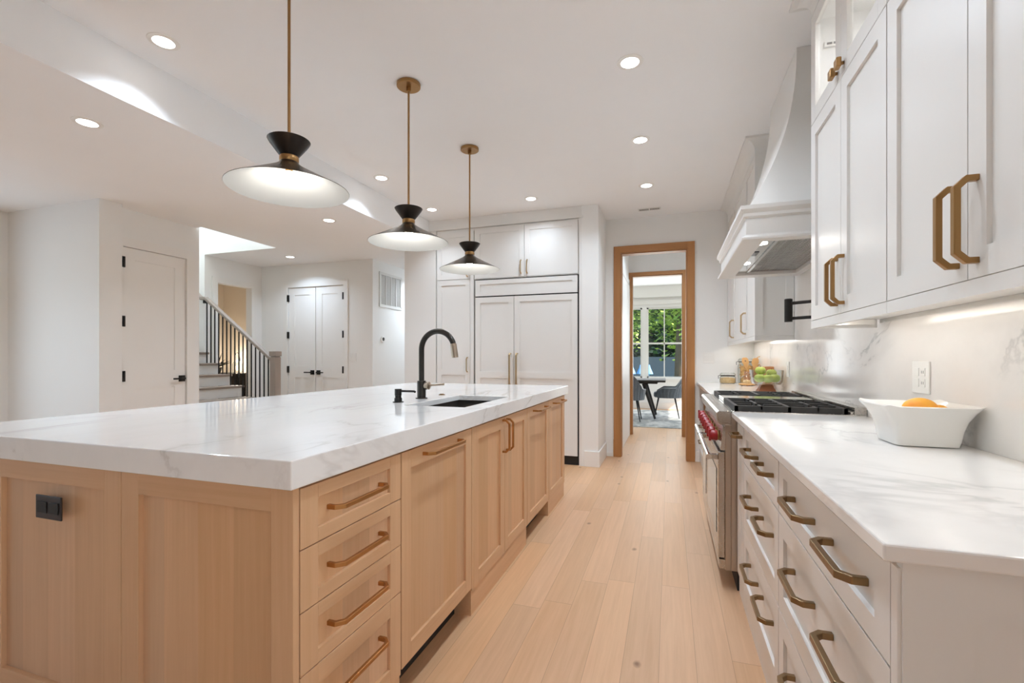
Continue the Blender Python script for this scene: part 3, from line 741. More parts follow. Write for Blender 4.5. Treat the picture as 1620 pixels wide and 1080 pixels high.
# countertops
o = MB().box(.302, XW-.001, .841, 2.642, CT-CTH, CT).build('countertop', M['quartz_r'], bevel=.0035); tag(o, 'white veined counter slab nearest the viewer on the right', 'countertop', 'range wall countertops')
o = MB().box(.300, XW-.001, 3.870, YF-.001, CT-CTH, CT).build('countertop', M['quartz_r'], bevel=.0025); tag(o, 'white counter slab beyond the range holding jars and apples', 'countertop', 'range wall countertops')
o = MB().box(XW-.012, XW-.0005, .5, YF-.001, CT+.0005, 1.345).box(XW-.012, XW-.0005, 2.512, 4.015, 1.345, 1.80).build('stone_backsplash', M['splash']); tag(o, 'white stone backsplash with grey veins along the range wall', 'backsplash')

# ------------------------------------------------------------------ wall cabinets
XU = .621; UB, UR, UG, UT = 1.360, 1.324, 2.258, 2.755
def glass_door(parent, y0, y1, z0, z1):
    f = MB(); fw = .062
    f.fbox('-x', XU, y0, y0+fw, -.02, 0, z0, z1); f.fbox('-x', XU, y1-fw, y1, -.02, 0, z0, z1); f.fbox('-x', XU, y0+fw, y1-fw, -.02, 0, z0, z0+fw); f.fbox('-x', XU, y0+fw, y1-fw, -.02, 0, z1-fw, z1)
    d = f.build('glass_door', M['cab'], parent, bevel=.0012)
    MB().box(XU+.009, XU+.012, y0+fw, y1-fw, z0+fw, z1-fw).build('pane', M['glass'], d)
    return d
def wall_unit(label, ya, ym, yb, first):
    t = thing('wall_cabinet', label, 'cabinet', (.76, (ya+yb)/2, UR), 'white wall cabinets near the viewer')
    MB().box(XU+.021, XW-.013, ya, yb, UB+.002, UG-.002).build('body', M['cab'], t)
    h = MB(); h.box(XU+.021, XW-.013, ya, yb, UT-.02, UT); h.box(XW-.02, XW-.013, ya, yb, UG-.002, UT-.02); h.box(XU+.021, XW-.02, ya, ya+.018, UG-.002, UT-.02); h.box(XU+.021, XW-.02, yb-.018, yb, UG-.002, UT-.02)
    h.build('glazed_compartment', M['inner'], t)
    lr = MB().box(XU+.0, XU+.02, ya, yb, UR, UB-.001)
    if first: lr.box(XU+.02, XW-.03, yb-.02, yb, UR, UB-.001).box(XU+.02, XW-.05, yb-.055, yb-.03, UR+.012, UB-.001)
    lr.build('light_rail', M['cab'], t)
    for y0, y1, hy in ((ya+.001, ym-.0005, ym-.036), (ym+.0005, yb-.001, ym+.036)):
        d = front_part('door', '-x', XU, y0, y1, UB, UG-.002, t, CAB3, .062, .010); pull('-x', XU, hy, 1.485, .175, True, d, M['brass'], proj=.038, th=.013)
        g = glass_door(t, y0, y1, UG+.001, UT-.002)
        k = MB(); kz = UG+.038; ky = hy
        k.box(XU-.012, XU, ky-.006, ky+.006, kz-.006, kz+.006); k.box(XU-.03, XU-.012, ky-.018, ky+.018, kz-.018, kz+.018); k.build('knob', M['brass'], g, bevel=.004)
    light('cabinet_lamp', 'AREA', (.76, (ya+yb)/2, UT-.03), 2.2, (.95, .97, 1), (0, 0, 0), .12, None, 'DISK', parent=t)
    s = MB().box(XU+.09, XU+.115, ya+.04, yb-.07, UB-.012, UB-.001).build('light_strip', M['led'], t)
    light('strip_lamp', 'AREA', (XU+.10, (ya+yb)/2, UB-.014), 0.5, (.96, .97, .95), (0, 0, 0), .03, yb-ya-.12, 'RECTANGLE', parent=t)
    return t
t = wall_unit('white wall cabinet beside the hood, with two small square knobs on its glass doors', 1.707, 2.108, 2.507, True)
b_ = MB().box(.665, .735, 2.474, 2.488, 2.595, 2.622).build('light_driver', M['outlet_w'], t, bevel=.003)
MB().box(.675, .695, 2.4725, 2.4745, 2.604, 2.613).box(.702, .709, 2.4725, 2.4745, 2.604, 2.613).build('markings', M['slot'], b_)
t = wall_unit('large white wall cabinet at the right edge, nearest the viewer', .891, 1.299, 1.705, False)
def cove(mb, y0, y1, ends=True):
    """concave crown: profile in x-z, mitred return at both ends"""
    prof = [(0, 2.756), (0, 2.775)]+[(-.075*(1-math.cos(a)), 2.775+.075*math.sin(a)) for a in [PI/2*k/8 for k in range(1, 9)]]+[(-.075, CE-.001)]
    rings = []
    for d, z in prof:
        q = -d if ends else 0
        rings.append([(XU+d, y0-q, z), (XU+d, y1+q, z), (XW-.001, y1+q, z), (XW-.001, y0-q, z)])
    return mb.loft(rings)
o = cove(MB(), .891, 2.507).build('crown_molding', M['cab']); tag(o, 'white cove crown above the near wall cabinets', 'crown molding', 'cove crowns')
def cove_far(mb):
    prof = [(0, 2.756), (0, 2.775)]+[(-.075*(1-math.cos(a)), 2.775+.075*math.sin(a)) for a in [PI/2*k/8 for k in range(1, 9)]]+[(-.075, CE-.001)]
    return mb.loft([[(XU+d, 4.019+d, z), (XU+d, YF-.001, z), (XW-.001, YF-.001, z), (XW-.001, 4.019+d, z)] for d, z in prof])
o = cove_far(MB()).build('crown_molding', M['cab']); tag(o, 'white cove crown above the far wall cabinets beyond the hood', 'crown molding', 'cove crowns')
t = thing('wall_cabinet', 'white wall cabinets beyond the hood above jars and apples', 'cabinet', (.76, 4.9, UR))
MB().box(XU+.021, XW-.013, 4.04, YF-.002, UB+.002, UT).build('body', M['cab'], t)
front_part('side_panel', '-y', 4.019, XU+.001, XW-.013, UB, UT, t, CAB3, .055, .008, gap=0)
MB().box(XU, XU+.02, 4.02, YF-.002, UR, UB-.001).box(XU+.02, XW-.013, 4.02, 4.04, UR, UB-.001).build('light_rail', M['cab'], t)
for y0, y1, hy in ((4.02, 4.52, 4.47), (4.521, 5.32, 5.27), (5.321, 5.80, None)):
    d = front_part('door', '-x', XU, y0+.001, y1-.001, UB, UG-.002, t, CAB3, .062, .010)
    if hy: pull('-x', XU, hy, 1.485, .175, True, d, M['brassl'], proj=.038, th=.013)
    front_part('upper_door', '-x', XU, y0+.001, y1-.001, UG+.001, UT-.002, t, CAB3, .062, .010)
MB().box(XU+.09, XU+.115, 4.1, 5.7, UB-.012, UB-.001).build('light_strip', M['led'], t)
light('strip_lamp', 'AREA', (XU+.10, 4.9, UB-.014), 1.5, (.96, .97, .95), (0, 0, 0), .03, 1.6, 'RECTANGLE', parent=t)

# ------------------------------------------------------------------ range hood
HX, HY0, HY1, HZ = .368, 2.643, 3.857, 1.783
t = thing('range_hood', 'white plaster range hood with curved chimney and steel filter underneath', 'range hood', (.62, 3.25, HZ))
def ring(x, y0, y1, z): return [(x, y0, z), (x, y1, z), (XW-.013 if z < 1.82 else XW-.001, y1, z), (XW-.013 if z < 1.82 else XW-.001, y0, z)]
# mantle band: open underneath
wth = .085; zb0, zb1 = HZ, 1.93
def rect(x0, x1, y0, y1, z): return [(x0, y0, z), (x1, y0, z), (x1, y1, z), (x0, y1, z)]
hi = (HX+wth, .84, HY0+.05, HY1-.10); ho = (HX, XW-.013, HY0, HY1)
def hob(d, z): return rect(HX-d, XW-.013, HY0-d, HY1+d, z)
MB().loft([rect(*hi, 1.812), rect(*hi, zb0), hob(.020, zb0), hob(.022, 1.796), hob(.004, 1.808), hob(0, 1.812), hob(0, zb1)], caps=False).build('mantle', M['cab'], t, bevel=.003)
MB().loft([ring(HX-d, HY0-d, HY1+d, z) for d, z in ((.0, 1.895), (.012, 1.903), (.012, 1.918), (.027, 1.936), (.027, 1.955), (.0, 1.960))]).build('upper_molding', M['cab'], t)
MB().loft([ring(HX-d, HY0-d, HY1+d, z) for d, z in ((.0, 1.783), (.008, 1.786), (.008, 1.80), (.0, 1.806))]).build('lower_molding', M['cab'], t) if False else None
rings = []
for k in range(17):
    s_ = k/16; z = 1.960+(CE-.001-1.960)*s_
    fl = (1-s_)**2.1
    rings.append(ring(.652-.268*fl, 2.905-.247*fl, 3.60+.24*fl, z))
ch = MB(); ch.loft(rings, smooth=True).build('chimney', M['cab'], t)
fl_ = MB(); zc_ = 1.80
fl_.box(HX+wth, .52, HY0+.05, HY1-.10, zc_, zc_+.01, 0)
fl_.build('lamp_panel', M['chrome'], t)
fb = MB(); ny = 34
for k in range(ny):
    y_ = HY0+.055+k*(HY1-HY0-.16)/ny
    fb.box(.545, .835, y_, y_+.020, zc_+.004, zc_+.02)
fb.box(.535, .84, HY0+.05, HY1-.10, zc_+.02, zc_+.03)
fb.build('baffle_filter', M['steel'], t)
MB().box(.52, .535, HY0+.05, HY1-.10, zc_-.006, zc_+.01).build('filter_rail', M['chrome'], t)
for y_ in (2.806, 3.374):
    l_ = MB().lathe((.461, y_, zc_-.004), [(0, 0), (.028, 0), (.034, .001), (.034, .004)], 20).build('hood_lamp', M['lens'], t)
    light('hood_light', 'AREA', (.461, y_, zc_-.006), 1.0, (1, .95, .88), (0, 0, 0), .06, parent=t)
MB().box(.43, .49, 3.02, 3.13, zc_-.003, zc_).build('control_panel', M['ovenglass'], t)

# ------------------------------------------------------------------ pot filler
t = thing('pot_filler', 'black folding pot filler arm on the backsplash above the range', 'pot filler', (XW-.013, 3.06, 1.477))
jx, jy = .675, 3.2
j = MB()
for z in (1.425, 1.515): j.tube([(jx, jy, z), (XW-.05, 3.06, z)], .0095, 10)
j.build('arm', M['black'], t)
MB().lathe((jx, jy, 1.405), [(.022, 0), (.022, .135), (.017, .138), (0, .138)], 20).build('joint', M['black'], t)
MB().lathe((XW-.05, 3.06, 1.41), [(.018, 0), (.018, .12), (0, .12)], 18).build('pivot', M['black'], t)
MB().tube([(XW-.0125, 3.06, 1.465), (XW-.05, 3.06, 1.465)], [.03, .014], 18).build('wall_flange', M['black'], t)

# ------------------------------------------------------------------ range
RY0, RY1 = 2.646, 3.866
t = thing('gas_range', 'wide stainless gas range with red knobs and black grates', 'range', (.58, 3.256, 0))
b = MB().box(.30, XW-.013, RY0, RY1, .10, .905); b.box(.272, .30, RY0, RY1, .10, .848)
b.build('body', M['steelz'], t, bevel=.003)
MB().box(.33, XW-.02, RY0+.01, RY1-.01, 0, .098).build('toe_kick', M['darkp'], t)
# bullnose landing ledge
yy = (RY0, RY1)
pf = [(.300, .918), (.242, .918), (.230, .908), (.236, .858), (.250, .846), (.300, .846)]
MB().loft([[(x, y_, z) for x, z in pf] for y_ in yy]).build('landing_ledge', M['steel'], t, bevel=.003)
# control panel
MB().loft([[(x, y_, z) for x, z in ((.272, .837), (.262, .837), (.250, .715), (.272, .715))] for y_ in (RY0+.002, RY1-.002)]).build('control_panel', M['steel'], t)
for k in range(8):
    y_ = RY0+.13+k*(RY1-RY0-.22)/7.0
    kb = MB().lathe((.260, y_, .772), [(.030, .0), (.030, -.006), (.025, -.008), (.025, -.014)], 22, axis='x', m=0)
    kb_o = kb.build('knob_bezel', M['brass'], t)
    MB().lathe((.246, y_, .772), [(.028, 0), (.029, -.006), (.025, -.034), (.022, -.038), (0, -.038)], 22, axis='x').box(.203, .215, y_-.007, y_+.007, .742, .802).build('knob', M['red'], kb_o, bevel=.002)
# oven doors
for y0, y1 in ((RY0+.006, RY0+.76), (RY0+.766, RY1-.006)):
    d = MB(); d.box(.240, .2715, y0, y1, .16, .705)
    d = d.build('oven_door', M['steel'], t, bevel=.003)
    MB().box(.2375, .2405, y0+.09, y1-.09, .26, .60).build('oven_window', M['ovenglass'], d)
    h = MB().tube([(.195, y0+.012, .675), (.195, y1-.012, .675)], .0145, 16); h.build('handle', M['chrome'], d)
    e = MB()
    for y_ in (y0+.02, y1-.045): e.box(.190, .2405, y_, y_+.025, .662, .688)
    e.build('handle_bracket', M['steel'], d, bevel=.002)
MB().box(.245, .272, RY0+.006, RY1-.006, .105, .152).build('kick_panel', M['steel'], t)
MB().box(.243, .2455, RY0+.2, RY0+.26, .13, .15).build('badge', M['slot'], t) if False else None
# cooktop
MB().box(.302, XW-.013, RY0, RY1, .905, .918).build('cooktop', M['steel'], t, bevel=.002)
def grate(y0, y1, nm='grate'):
    g = MB(); z0, z1 = .926, .946; x0, x1 = .318, .815; tt = .018
    for a in (x0, (x0+x1)/2-tt/2, x1-tt): g.box(a, a+tt, y0, y1, z0-.012, z1)
    for a in (y0, y1-tt): g.box(x0, x1, a, a+tt, z0-.012, z1)
    n_ = 2
    for cx in (x0+(x1-x0)*.25, x0+(x1-x0)*.75):
        for q in range(n_):
            cy = y0+(y1-y0)*(q+.5)/n_
            g.box(cx-.006, cx+.006, y0+(y1-y0)*q/n_, cy-.03, z0, z1); g.box(cx-.006, cx+.006, cy+.03, y0+(y1-y0)*(q+1)/n_, z0, z1)
            g.box(cx-.12, cx-.03, cy-.006, cy+.006, z0, z1); g.box(cx+.03, cx+.12, cy-.006, cy+.006, z0, z1)
    if n_ == 2: g.box(x0, x1, (y0+y1)/2-.008, (y0+y1)/2+.008, z0, z1)
    for a in (x0+.004, x1-.02):
        for c in (y0+.004, y1-.02): g.box(a, a+.014, c, c+.014, .918, z0)
    return g.build(nm, M['iron'], t, bevel=.002)
for y0, y1 in ((RY0+.016, RY0+.525), (RY0+.845, RY1-.015)):
    grate(y0, y1)
    for cx in (.44, .69):
        for q in (.25, .75):
            cy = y0+(y1-y0)*q
            MB().lathe((cx, cy, .9185), [(.05, 0), (.05, .006), (.034, .008), (.034, .014), (0, .016)], 22).build('burner', M['iron'], t)
MB().box(.318, .815, RY0+.54, RY0+.83, .9185, .941).build('griddle', M['chrome'], t, bevel=.004)
MB().box(.835, XW-.013, RY0, RY1, .918, .955).box(.822, .835, RY0+.01, RY1-.01, .918, .930).build('back_trim', M['steel'], t, bevel=.002)

# ------------------------------------------------------------------ pendants
def pendant(x, y, label):
    t = thing('pendant_lamp', label, 'pendant lamp', (x, y, 1.905), 'black and brass pendants over the island')
    MB().lathe((x, y, CE), [(.068, -.001), (.072, -.004), (.072, -.020), (.068, -.024), (.014, -.024), (.014, -.05), (.009, -.052), (0, -.052)][::-1], 36).build('canopy', M['brass'], t)
    MB().lathe((x, y, 2.03), [(.0062, 0), (.0062, CE-.03-2.03)], 12).build('rod', M['brass'], t)
    R1 = .24
    out = [(.036, 2.012), (.041, 2.003), (.060, 1.989), (.108, 1.963), (.175, 1.929), (R1, 1.896)]
    inn = [(R1-.001, 1.8945), (.173, 1.9265), (.106, 1.9605), (.058, 1.986), (.034, 2.000), (.0, 2.001)]
    mb = MB(); mb.lathe((x, y, 0), [(r, z) for r, z in out], 56, 0, closed=True); mb.lathe((x, y, 0), [out[-1], inn[0]], 56, 0, closed=True); mb.lathe((x, y, 0), inn, 56, 1, closed=True)
    sh = mb.build('shade', [M['shade_cone'], M['shade_in']], t, weld=False)
    MB().lathe((x, y, 0), [(.036, 2.010), (.038, 2.013), (.038, 2.032), (.036, 2.035), (.0, 2.035)], 36).build('neck_ring', M['brass'], t)
    cup = [(.036, 2.034), (.05, 2.052), (.076, 2.087), (.084, 2.101), (.081, 2.103), (.07, 2.096), (.0, 2.088)]
    MB().lathe((x, y, 0), cup, 48).build('upper_cup', M['shade_out'], t)
    MB().ell((x, y, 1.945), (.026, .026, .030), 20, 12).build('bulb', M['bulb'], t)
    MB().lathe((x, y, 1.972), [(.014, 0), (.014, .029)], 16).build('socket', M['brass'], t)
    light('pendant_light', 'POINT', (x, y, 1.893), 1.35, (.97, .98, .97), size=.02, parent=t)
pendant(-1.515, 1.585, 'nearest and largest-looking of the black cone pendants over the island')
pendant(-1.512, 2.538, 'middle one of the three black cone pendants over the island')
pendant(-1.513, 3.470, 'farthest black cone pendant, hanging nearest the refrigerator')

# ------------------------------------------------------------------ recessed downlights
def can(x, y, z, label, e=CAN_W, col=(.82, .95, 1.10), sp=138):
    t = thing('recessed_downlight', label, 'downlight', (x, y, z), 'recessed ceiling downlights')
    MB().lathe((x, y, z), [(.052, -.001), (.050, -.005), (.072, -.003), (.074, -.0005)], 32, closed=True).build('trim_ring', M['trimw'], t, weld=False)
    MB().lathe((x, y, z), [(0, -.002), (.052, -.002)], 32, closed=True).build('lens', M['lens'], t, weld=False)
    light('downlight_lamp', 'AREA', (x, y, z-.007), e, col, (0, 0, 0), .10, spread=math.radians(sp), parent=t)
for x, y, l in ((-2.543, 1.79, 'glowing ceiling downlight beside the bulkhead, nearest the viewer'), (-2.543, 3.784, 'glowing ceiling downlight beside the bulkhead left of the middle pendant'), (-2.543, 4.77, 'glowing ceiling downlight at the corner of bulkhead and tall cabinets'),
                (-1.382, 4.776, 'glowing ceiling downlight in front of the over-refrigerator doors'), (-.212, 2.75, 'largest-looking ceiling downlight over the aisle, nearest the viewer'), (-.212, 3.755, 'middle ceiling downlight over the aisle'), (-.212, 4.765, 'farthest ceiling downlight over the aisle, nearest the doorway'),
                (-.212, 1.745, 'ceiling downlight above the near part of the aisle'), (-.212, .75, 'ceiling downlight over the near end of the aisle')):
    can(x, y, CE, l, CAN_W*((.5 if y < 1 else .6 if x < -1 else 1.0) if x > -2 else (.5 if y > 4.7 else .8)), sp=138 if x > -2 else 108)
for x, y, l in ((-3.26, 1.852, 'downlight in the low ceiling nearest the bright left wall'), (-3.26, 3.938, 'downlight in the low ceiling between the pendants and the stairs'), (-4.945, 5.192, 'downlight in the low ceiling in front of the double doors'), (-5.0, 1.0, 'downlight over the living area beside the bright wall')):
    can(x, y, ZL, l, CAN_W*.85, (.78, .95, 1.16))
can(-3.5, 6.7, ZL, 'added downlight in the passage past the return-air grille', 12)  # added unseen lamp that brightens the grille wall
can(0, 6.7, CE, 'downlight in the short hall behind the doorway', 9)
can(-.6, 9.0, CE, 'downlight over the dining room', 6)

# ------------------------------------------------------------------ vents, switches, thermostat
t = thing('ceiling_vent', 'small white slotted vent in the ceiling near the doorway', 'vent', (-.213, 5.53, CE))
MB().box(-.335, -.09, 5.49, 5.57, CE-.005, CE-.0005).build('frame', M['vent'], t)
s_ = MB()
for k in range(15):
    if k == 7: continue
    s_.box(-.32+k*.0145, -.312+k*.0145, 5.505, 5.555, CE-.0058, CE-.005)
s_.build('slots', M['slot'], t)
t = thing('return_air_grille', 'tall white return-air grille on the passage wall', 'vent', (-3.945, 6.1, 2.18))
g = MB(); y0, y1, z0, z1 = 5.842, 6.375, 1.955, 2.40
g.box(-3.9445, -3.933, y0-.03, y1+.03, z0-.03, z0+.01).box(-3.9445, -3.933, y0-.03, y1+.03, z1-.01, z1+.03)
for k in range(5): c = y0+(y1-y0)*k/4; g.box(-3.9445, -3.933, c-(.03 if k == 0 else .009), c+(.03 if k == 4 else .009), z0, z1)
g.build('frame', M['vent'], t)
lv = MB()
for k in range(26):
    zz = z0+.01+k*(z1-z0-.02)/26; lv.add([(-3.944, y0, zz), (-3.944, y1, zz), (-3.936, y1, zz+.012), (-3.936, y0, zz+.012)], [(0, 1, 2, 3)])
lv.build('louvers', M['vent'], t, weld=False)
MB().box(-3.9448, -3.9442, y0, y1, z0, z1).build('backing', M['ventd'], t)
t = thing('thermostat', 'small oval thermostat with dark display below the return-air grille', 'thermostat', (-3.945, 5.89, 1.455))
MB().lathe((-3.9445, 5.895, 1.455), [(.048, 0), (.048, .012), (.042, .018), (0, .018)], 28, axis='x').build('housing', M['outlet_w'], t)
MB().lathe((-3.9262, 5.895, 1.462), [(.026, 0), (.026, .002), (0, .002)], 24, axis='x').build('display', M['slot'], t)
def plate(face, pos, a, z, w_, h_, label, n=1, kind='switch'):
    t = thing('wall_switch' if kind == 'switch' else 'power_outlet', label, 'switch' if kind == 'switch' else 'outlet', (pos if 'x' in face else a, a if 'x' in face else pos, z))
    MB().fbox(face, pos, a-w_/2, a+w_/2, .0005, .006, z-h_/2, z+h_/2).build('cover_plate', M['outlet_w'], t, bevel=.002)
    r = MB()
    for k in range(n):
        c = a+(k-(n-1)/2)*.046
        if kind == 'switch': r.fbox(face, pos, c-.016, c+.016, .006, .009, z-.033, z+.033)
        else:
            for q in (-.02, .02): r.fbox(face, pos, c-.016, c+.016, .006, .0085, z+q-.015, z+q+.015)
    p_ = r.build('rocker' if kind == 'switch' else 'receptacle', M['outlet_w'], t, bevel=.001)
    if kind != 'switch':
        q_ = MB()
        for q in (-.02, .02):
            for e in (-.029, -.017): q_.fbox(face, pos, a+e-.001, a+e+.001, .0085, .009, z+q-.005, z+q+.005)
        q_.build('slots', M['slot'], p_)
plate('-y', YF, .423, 1.19, .12, .12, 'white double rocker switch on the wall right of the doorway', 2)
plate('-y', YC, -4.275, 1.20, .12, .12, 'white double rocker switch right of the double closet doors', 2)
plate('-x', XW-.012, 4.21, 1.10, .075, .12, 'white single rocker plate on the backsplash behind the apples', 1)
plate('-x', XW-.012, 2.14, 1.118, .125, .118, 'white double outlet on the backsplash behind the white bowl', 2, 'outlet')

# ------------------------------------------------------------------ counter items
# white bowl
bx, by = .758, 1.862
t = thing('serving_bowl', 'white porcelain bowl with flared square corners on the near right counter', 'bowl', (bx, by, CT))
def sq(rx, ry, p, z, lift=0, n=72):
    out = []
    for k in range(n):
        a = 2*PI*k/n+PI/4; c, s2 = math.cos(a), math.sin(a)
        e = 2.0/p
        x = math.copysign(abs(c)**e, c)*rx; y = math.copysign(abs(s2)**e, s2)*ry
        cor = (abs(math.sin(2*a)))**3
        out.append((bx+x, by+y, z+lift*cor))
    return out
R = [sq(.072, .070, 10, CT+.001), sq(.082, .080, 10, CT+.003), sq(.086, .084, 10, CT+.02), sq(.090, .090, 9, CT+.05), sq(.098, .101, 8, CT+.08, .001), sq(.112, .117, 8, CT+.107, .003), sq(.1265, .134, 8, CT+.126, .005), sq(.1245, .132, 8, CT+.129, .005), sq(.108, .113, 8, CT+.110, .003), sq(.094, .095, 5, CT+.08, .002), sq(.084, .082, 5, CT+.04), sq(.06, .06, 4, CT+.015)]
MB().loft(R, smooth=True).build('body', M['porcelain'], t)
m_ = MB().ell((bx+.0, by-.01, CT+.112), (.048, .034, .036), 28, 18, fn=lambda d: 1+.10*d.x).build('mango', M['mango']); tag(m_, 'large orange-yellow mango lying in the white bowl', 'fruit')
m_ = MB().ell((bx+.058, by+.004, CT+.092), (.033, .03, .034), 24, 16, fn=lambda d: 1+.08*d.x).build('mango', M['mango']); tag(m_, 'smaller orange mango showing right of the large one in the bowl', 'fruit')

# apple bowl on wooden foot
ax, ay = .752, 4.33
t = thing('pedestal_fruit_bowl', 'square glass bowl on a brown wooden foot beyond the range', 'bowl', (ax, ay, CT))
def frust(x, y, r0, r1, z0, z1): return [[(x-r0, y-r0, z0), (x+r0, y-r0, z0), (x+r0, y+r0, z0), (x-r0, y+r0, z0)], [(x-r1, y-r1, z1), (x+r1, y-r1, z1), (x+r1, y+r1, z1), (x-r1, y+r1, z1)]]
MB().loft(frust(ax, ay, .068, .04, CT, CT+.055)).build('wooden_foot', M['acacia'], t, bevel=.003)
def sq2(cx, cy, r, z, p=7, n=40):
    return [(cx+math.copysign(abs(math.cos(a))**(2/p), math.cos(a))*r, cy+math.copysign(abs(math.sin(a))**(2/p), math.sin(a))*r, z) for a in [2*PI*k/n for k in range(n)]]
gb = [sq2(ax, ay, .06, CT+.057), sq2(ax, ay, .095, CT+.063), sq2(ax, ay, .108, CT+.085), sq2(ax, ay, .112, CT+.13), sq2(ax, ay, .115, CT+.178), sq2(ax, ay, .109, CT+.178), sq2(ax, ay, .106, CT+.13), sq2(ax, ay, .102, CT+.088), sq2(ax, ay, .09, CT+.07), sq2(ax, ay, .05, CT+.066)]
MB().loft(gb, smooth=True).build('glass_bowl', M['jarglass'], t)
def apple(x, y, z, r, label):
    def fn(d): return 1-.22*max(0, d.z)**6-.12*max(0, -d.z)**6
    t = thing('green_apple', label, 'apple', (x, y, z-r), 'green apples in the glass bowl')
    MB().ell((x, y, z), (r, r, r*.94), 24, 16, fn=fn).build('flesh', M['apple'], t)
    MB().tube([(x, y, z+r*.68), (x+.003, y, z+r*1.0)], .0018, 6).build('stem', M['bark'], t)
ar = .040
for dx_, dy_, dz_, l in ((-.056, -.050, .112, 'green apple at the lower left of the glass bowl'), (.002, -.06, .109, 'green apple at the front centre of the glass bowl'), (.058, -.030, .112, 'green apple at the lower right of the glass bowl'), (-.040, .012, .172, 'green apple on top at the left, highest of the pile'), (.048, .056, .150, 'green apple behind at the upper right of the glass bowl')):
    apple(ax+dx_, ay+dy_, CT+dz_, ar, l)
# jars
def jar(x, y, r, h, lidh, fillh, fill_mat, label, body='jar'):
    t = thing('glass_jar', label, 'jar', (x, y, CT), 'glass storage jars')
    MB().lathe((x, y, CT), [(0, .001), (r*.9, .001), (r, .008), (r, h*.8), (r*.86, h*.92), (r*.86, h)], 32, closed=True).build('body', M['jarglass'], t)
    MB().lathe((x, y, CT), [(r*.90, h), (r*.96, h+.004), (r*.96, h+lidh*.6), (r*.8, h+lidh), (0, h+lidh)], 32).build('lid', M['jarglass'], t)
    MB().lathe((x, y, CT), [(r*.88, h-.006), (r*.92, h-.004), (r*.92, h+.002), (r*.88, h+.003)], 28, closed=True).build('clamp', M['gun'], t, weld=False)
    c = MB().tube([(x-r*.92, y, CT+h+.004), (x-r*1.15, y, CT+h-.005), (x-r*1.12, y, CT+h-.035)], .003, 8).build('clasp', M['gun'], t)
    return t
jar(.60, 5.60, .082, .085, .03, .06, None, 'low wide clip-top glass jar of oats beside the far wall')
o = MB().lathe((.60, 5.60, CT), [(0, .004), (.070, .004), (.076, .012), (.076, .058), (.04, .066), (0, .062)], 28).build('oats', M['oats']); tag(o, 'pale oat flakes filling the low wide jar', 'food', kind='stuff')
jar(.797, 5.69, .088, .235, .035, .2, None, 'tall clip-top glass jar full of pasta behind the utensils')
pm = MB()
for k in range(150):
    a = random.uniform(0, 2*PI); rr = .066*math.sqrt(random.random()); z = CT+.014+.185*random.random(); b2 = random.uniform(0, PI); e = random.uniform(-.4, .4)
    c = Vector((0.797+rr*math.cos(a), 5.69+rr*math.sin(a), z)); d = Vector((math.cos(b2), math.sin(b2), e))*.009
    pm.tube([c-d, c+Vector((0, 0, .003)), c+d], .005, 6)
pm.lathe((.797, 5.69, CT), [(0, .006), (.062, .006), (.062, .19), (0, .195)], 20)
o = pm.build('pasta', M['pasta']); tag(o, 'golden short pasta filling the tall jar', 'food', kind='stuff')
# utensil crock
ux, uy = .800, 5.42
t = thing('utensil_crock', 'brown wooden utensil crock behind the glass cloche', 'crock', (ux, uy, CT))
MB().lathe((ux, uy, CT), [(.0, .004), (.062, .0), (.066, .004), (.066, .135), (.060, .137), (.058, .13), (.054, .012), (0, .010)], 30).build('body', M['crock'], t)
def spoon(dx_, dy_, tilt, yaw, Lh, bw, bl, label, loop=False):
    o_ = thing('wooden_spatula', label, 'utensil', (ux+dx_, uy+dy_, CT+.03), 'wooden utensils in the crock')
    mt = Matrix.Rotation(yaw, 3, 'Z') @ Matrix.Rotation(tilt, 3, 'Y')
    P = lambda p: Vector((ux+dx_, uy+dy_, CT+.03))+mt @ Vector(p)
    if not loop:
        h_ = MB().tube([P((0, 0, -.012)), P((0, 0, Lh*.6)), P((0, 0, Lh))], [.006, .0065, .008], 8); h_.build('grip', M['maple'], o_)
        rings = []
        for z, wx in ((Lh-.01, .008), (Lh+.02, bw*.5), (Lh+bl*.5, bw), (Lh+bl*.9, bw*.8), (Lh+bl, bw*.45)):
            rings.append([P((-.004, -wx, z)), P((-.004, wx, z)), P((.004, wx, z)), P((.004, -wx, z))])
        MB().loft(rings).build('blade', M['maple'], o_, bevel=.002)
    else:
        MB().tube([P((0, 0, -.012)), P((0, 0, Lh))], .0055, 8).build('grip', M['maple'], o_)
        pts = [P((0, bw*math.sin(a), Lh+bl*.5-bl*.5*math.cos(a))) for a in [2*PI*k/20 for k in range(21)]]
        MB().tube(pts, .004, 8).build('loop', M['maple'], o_)
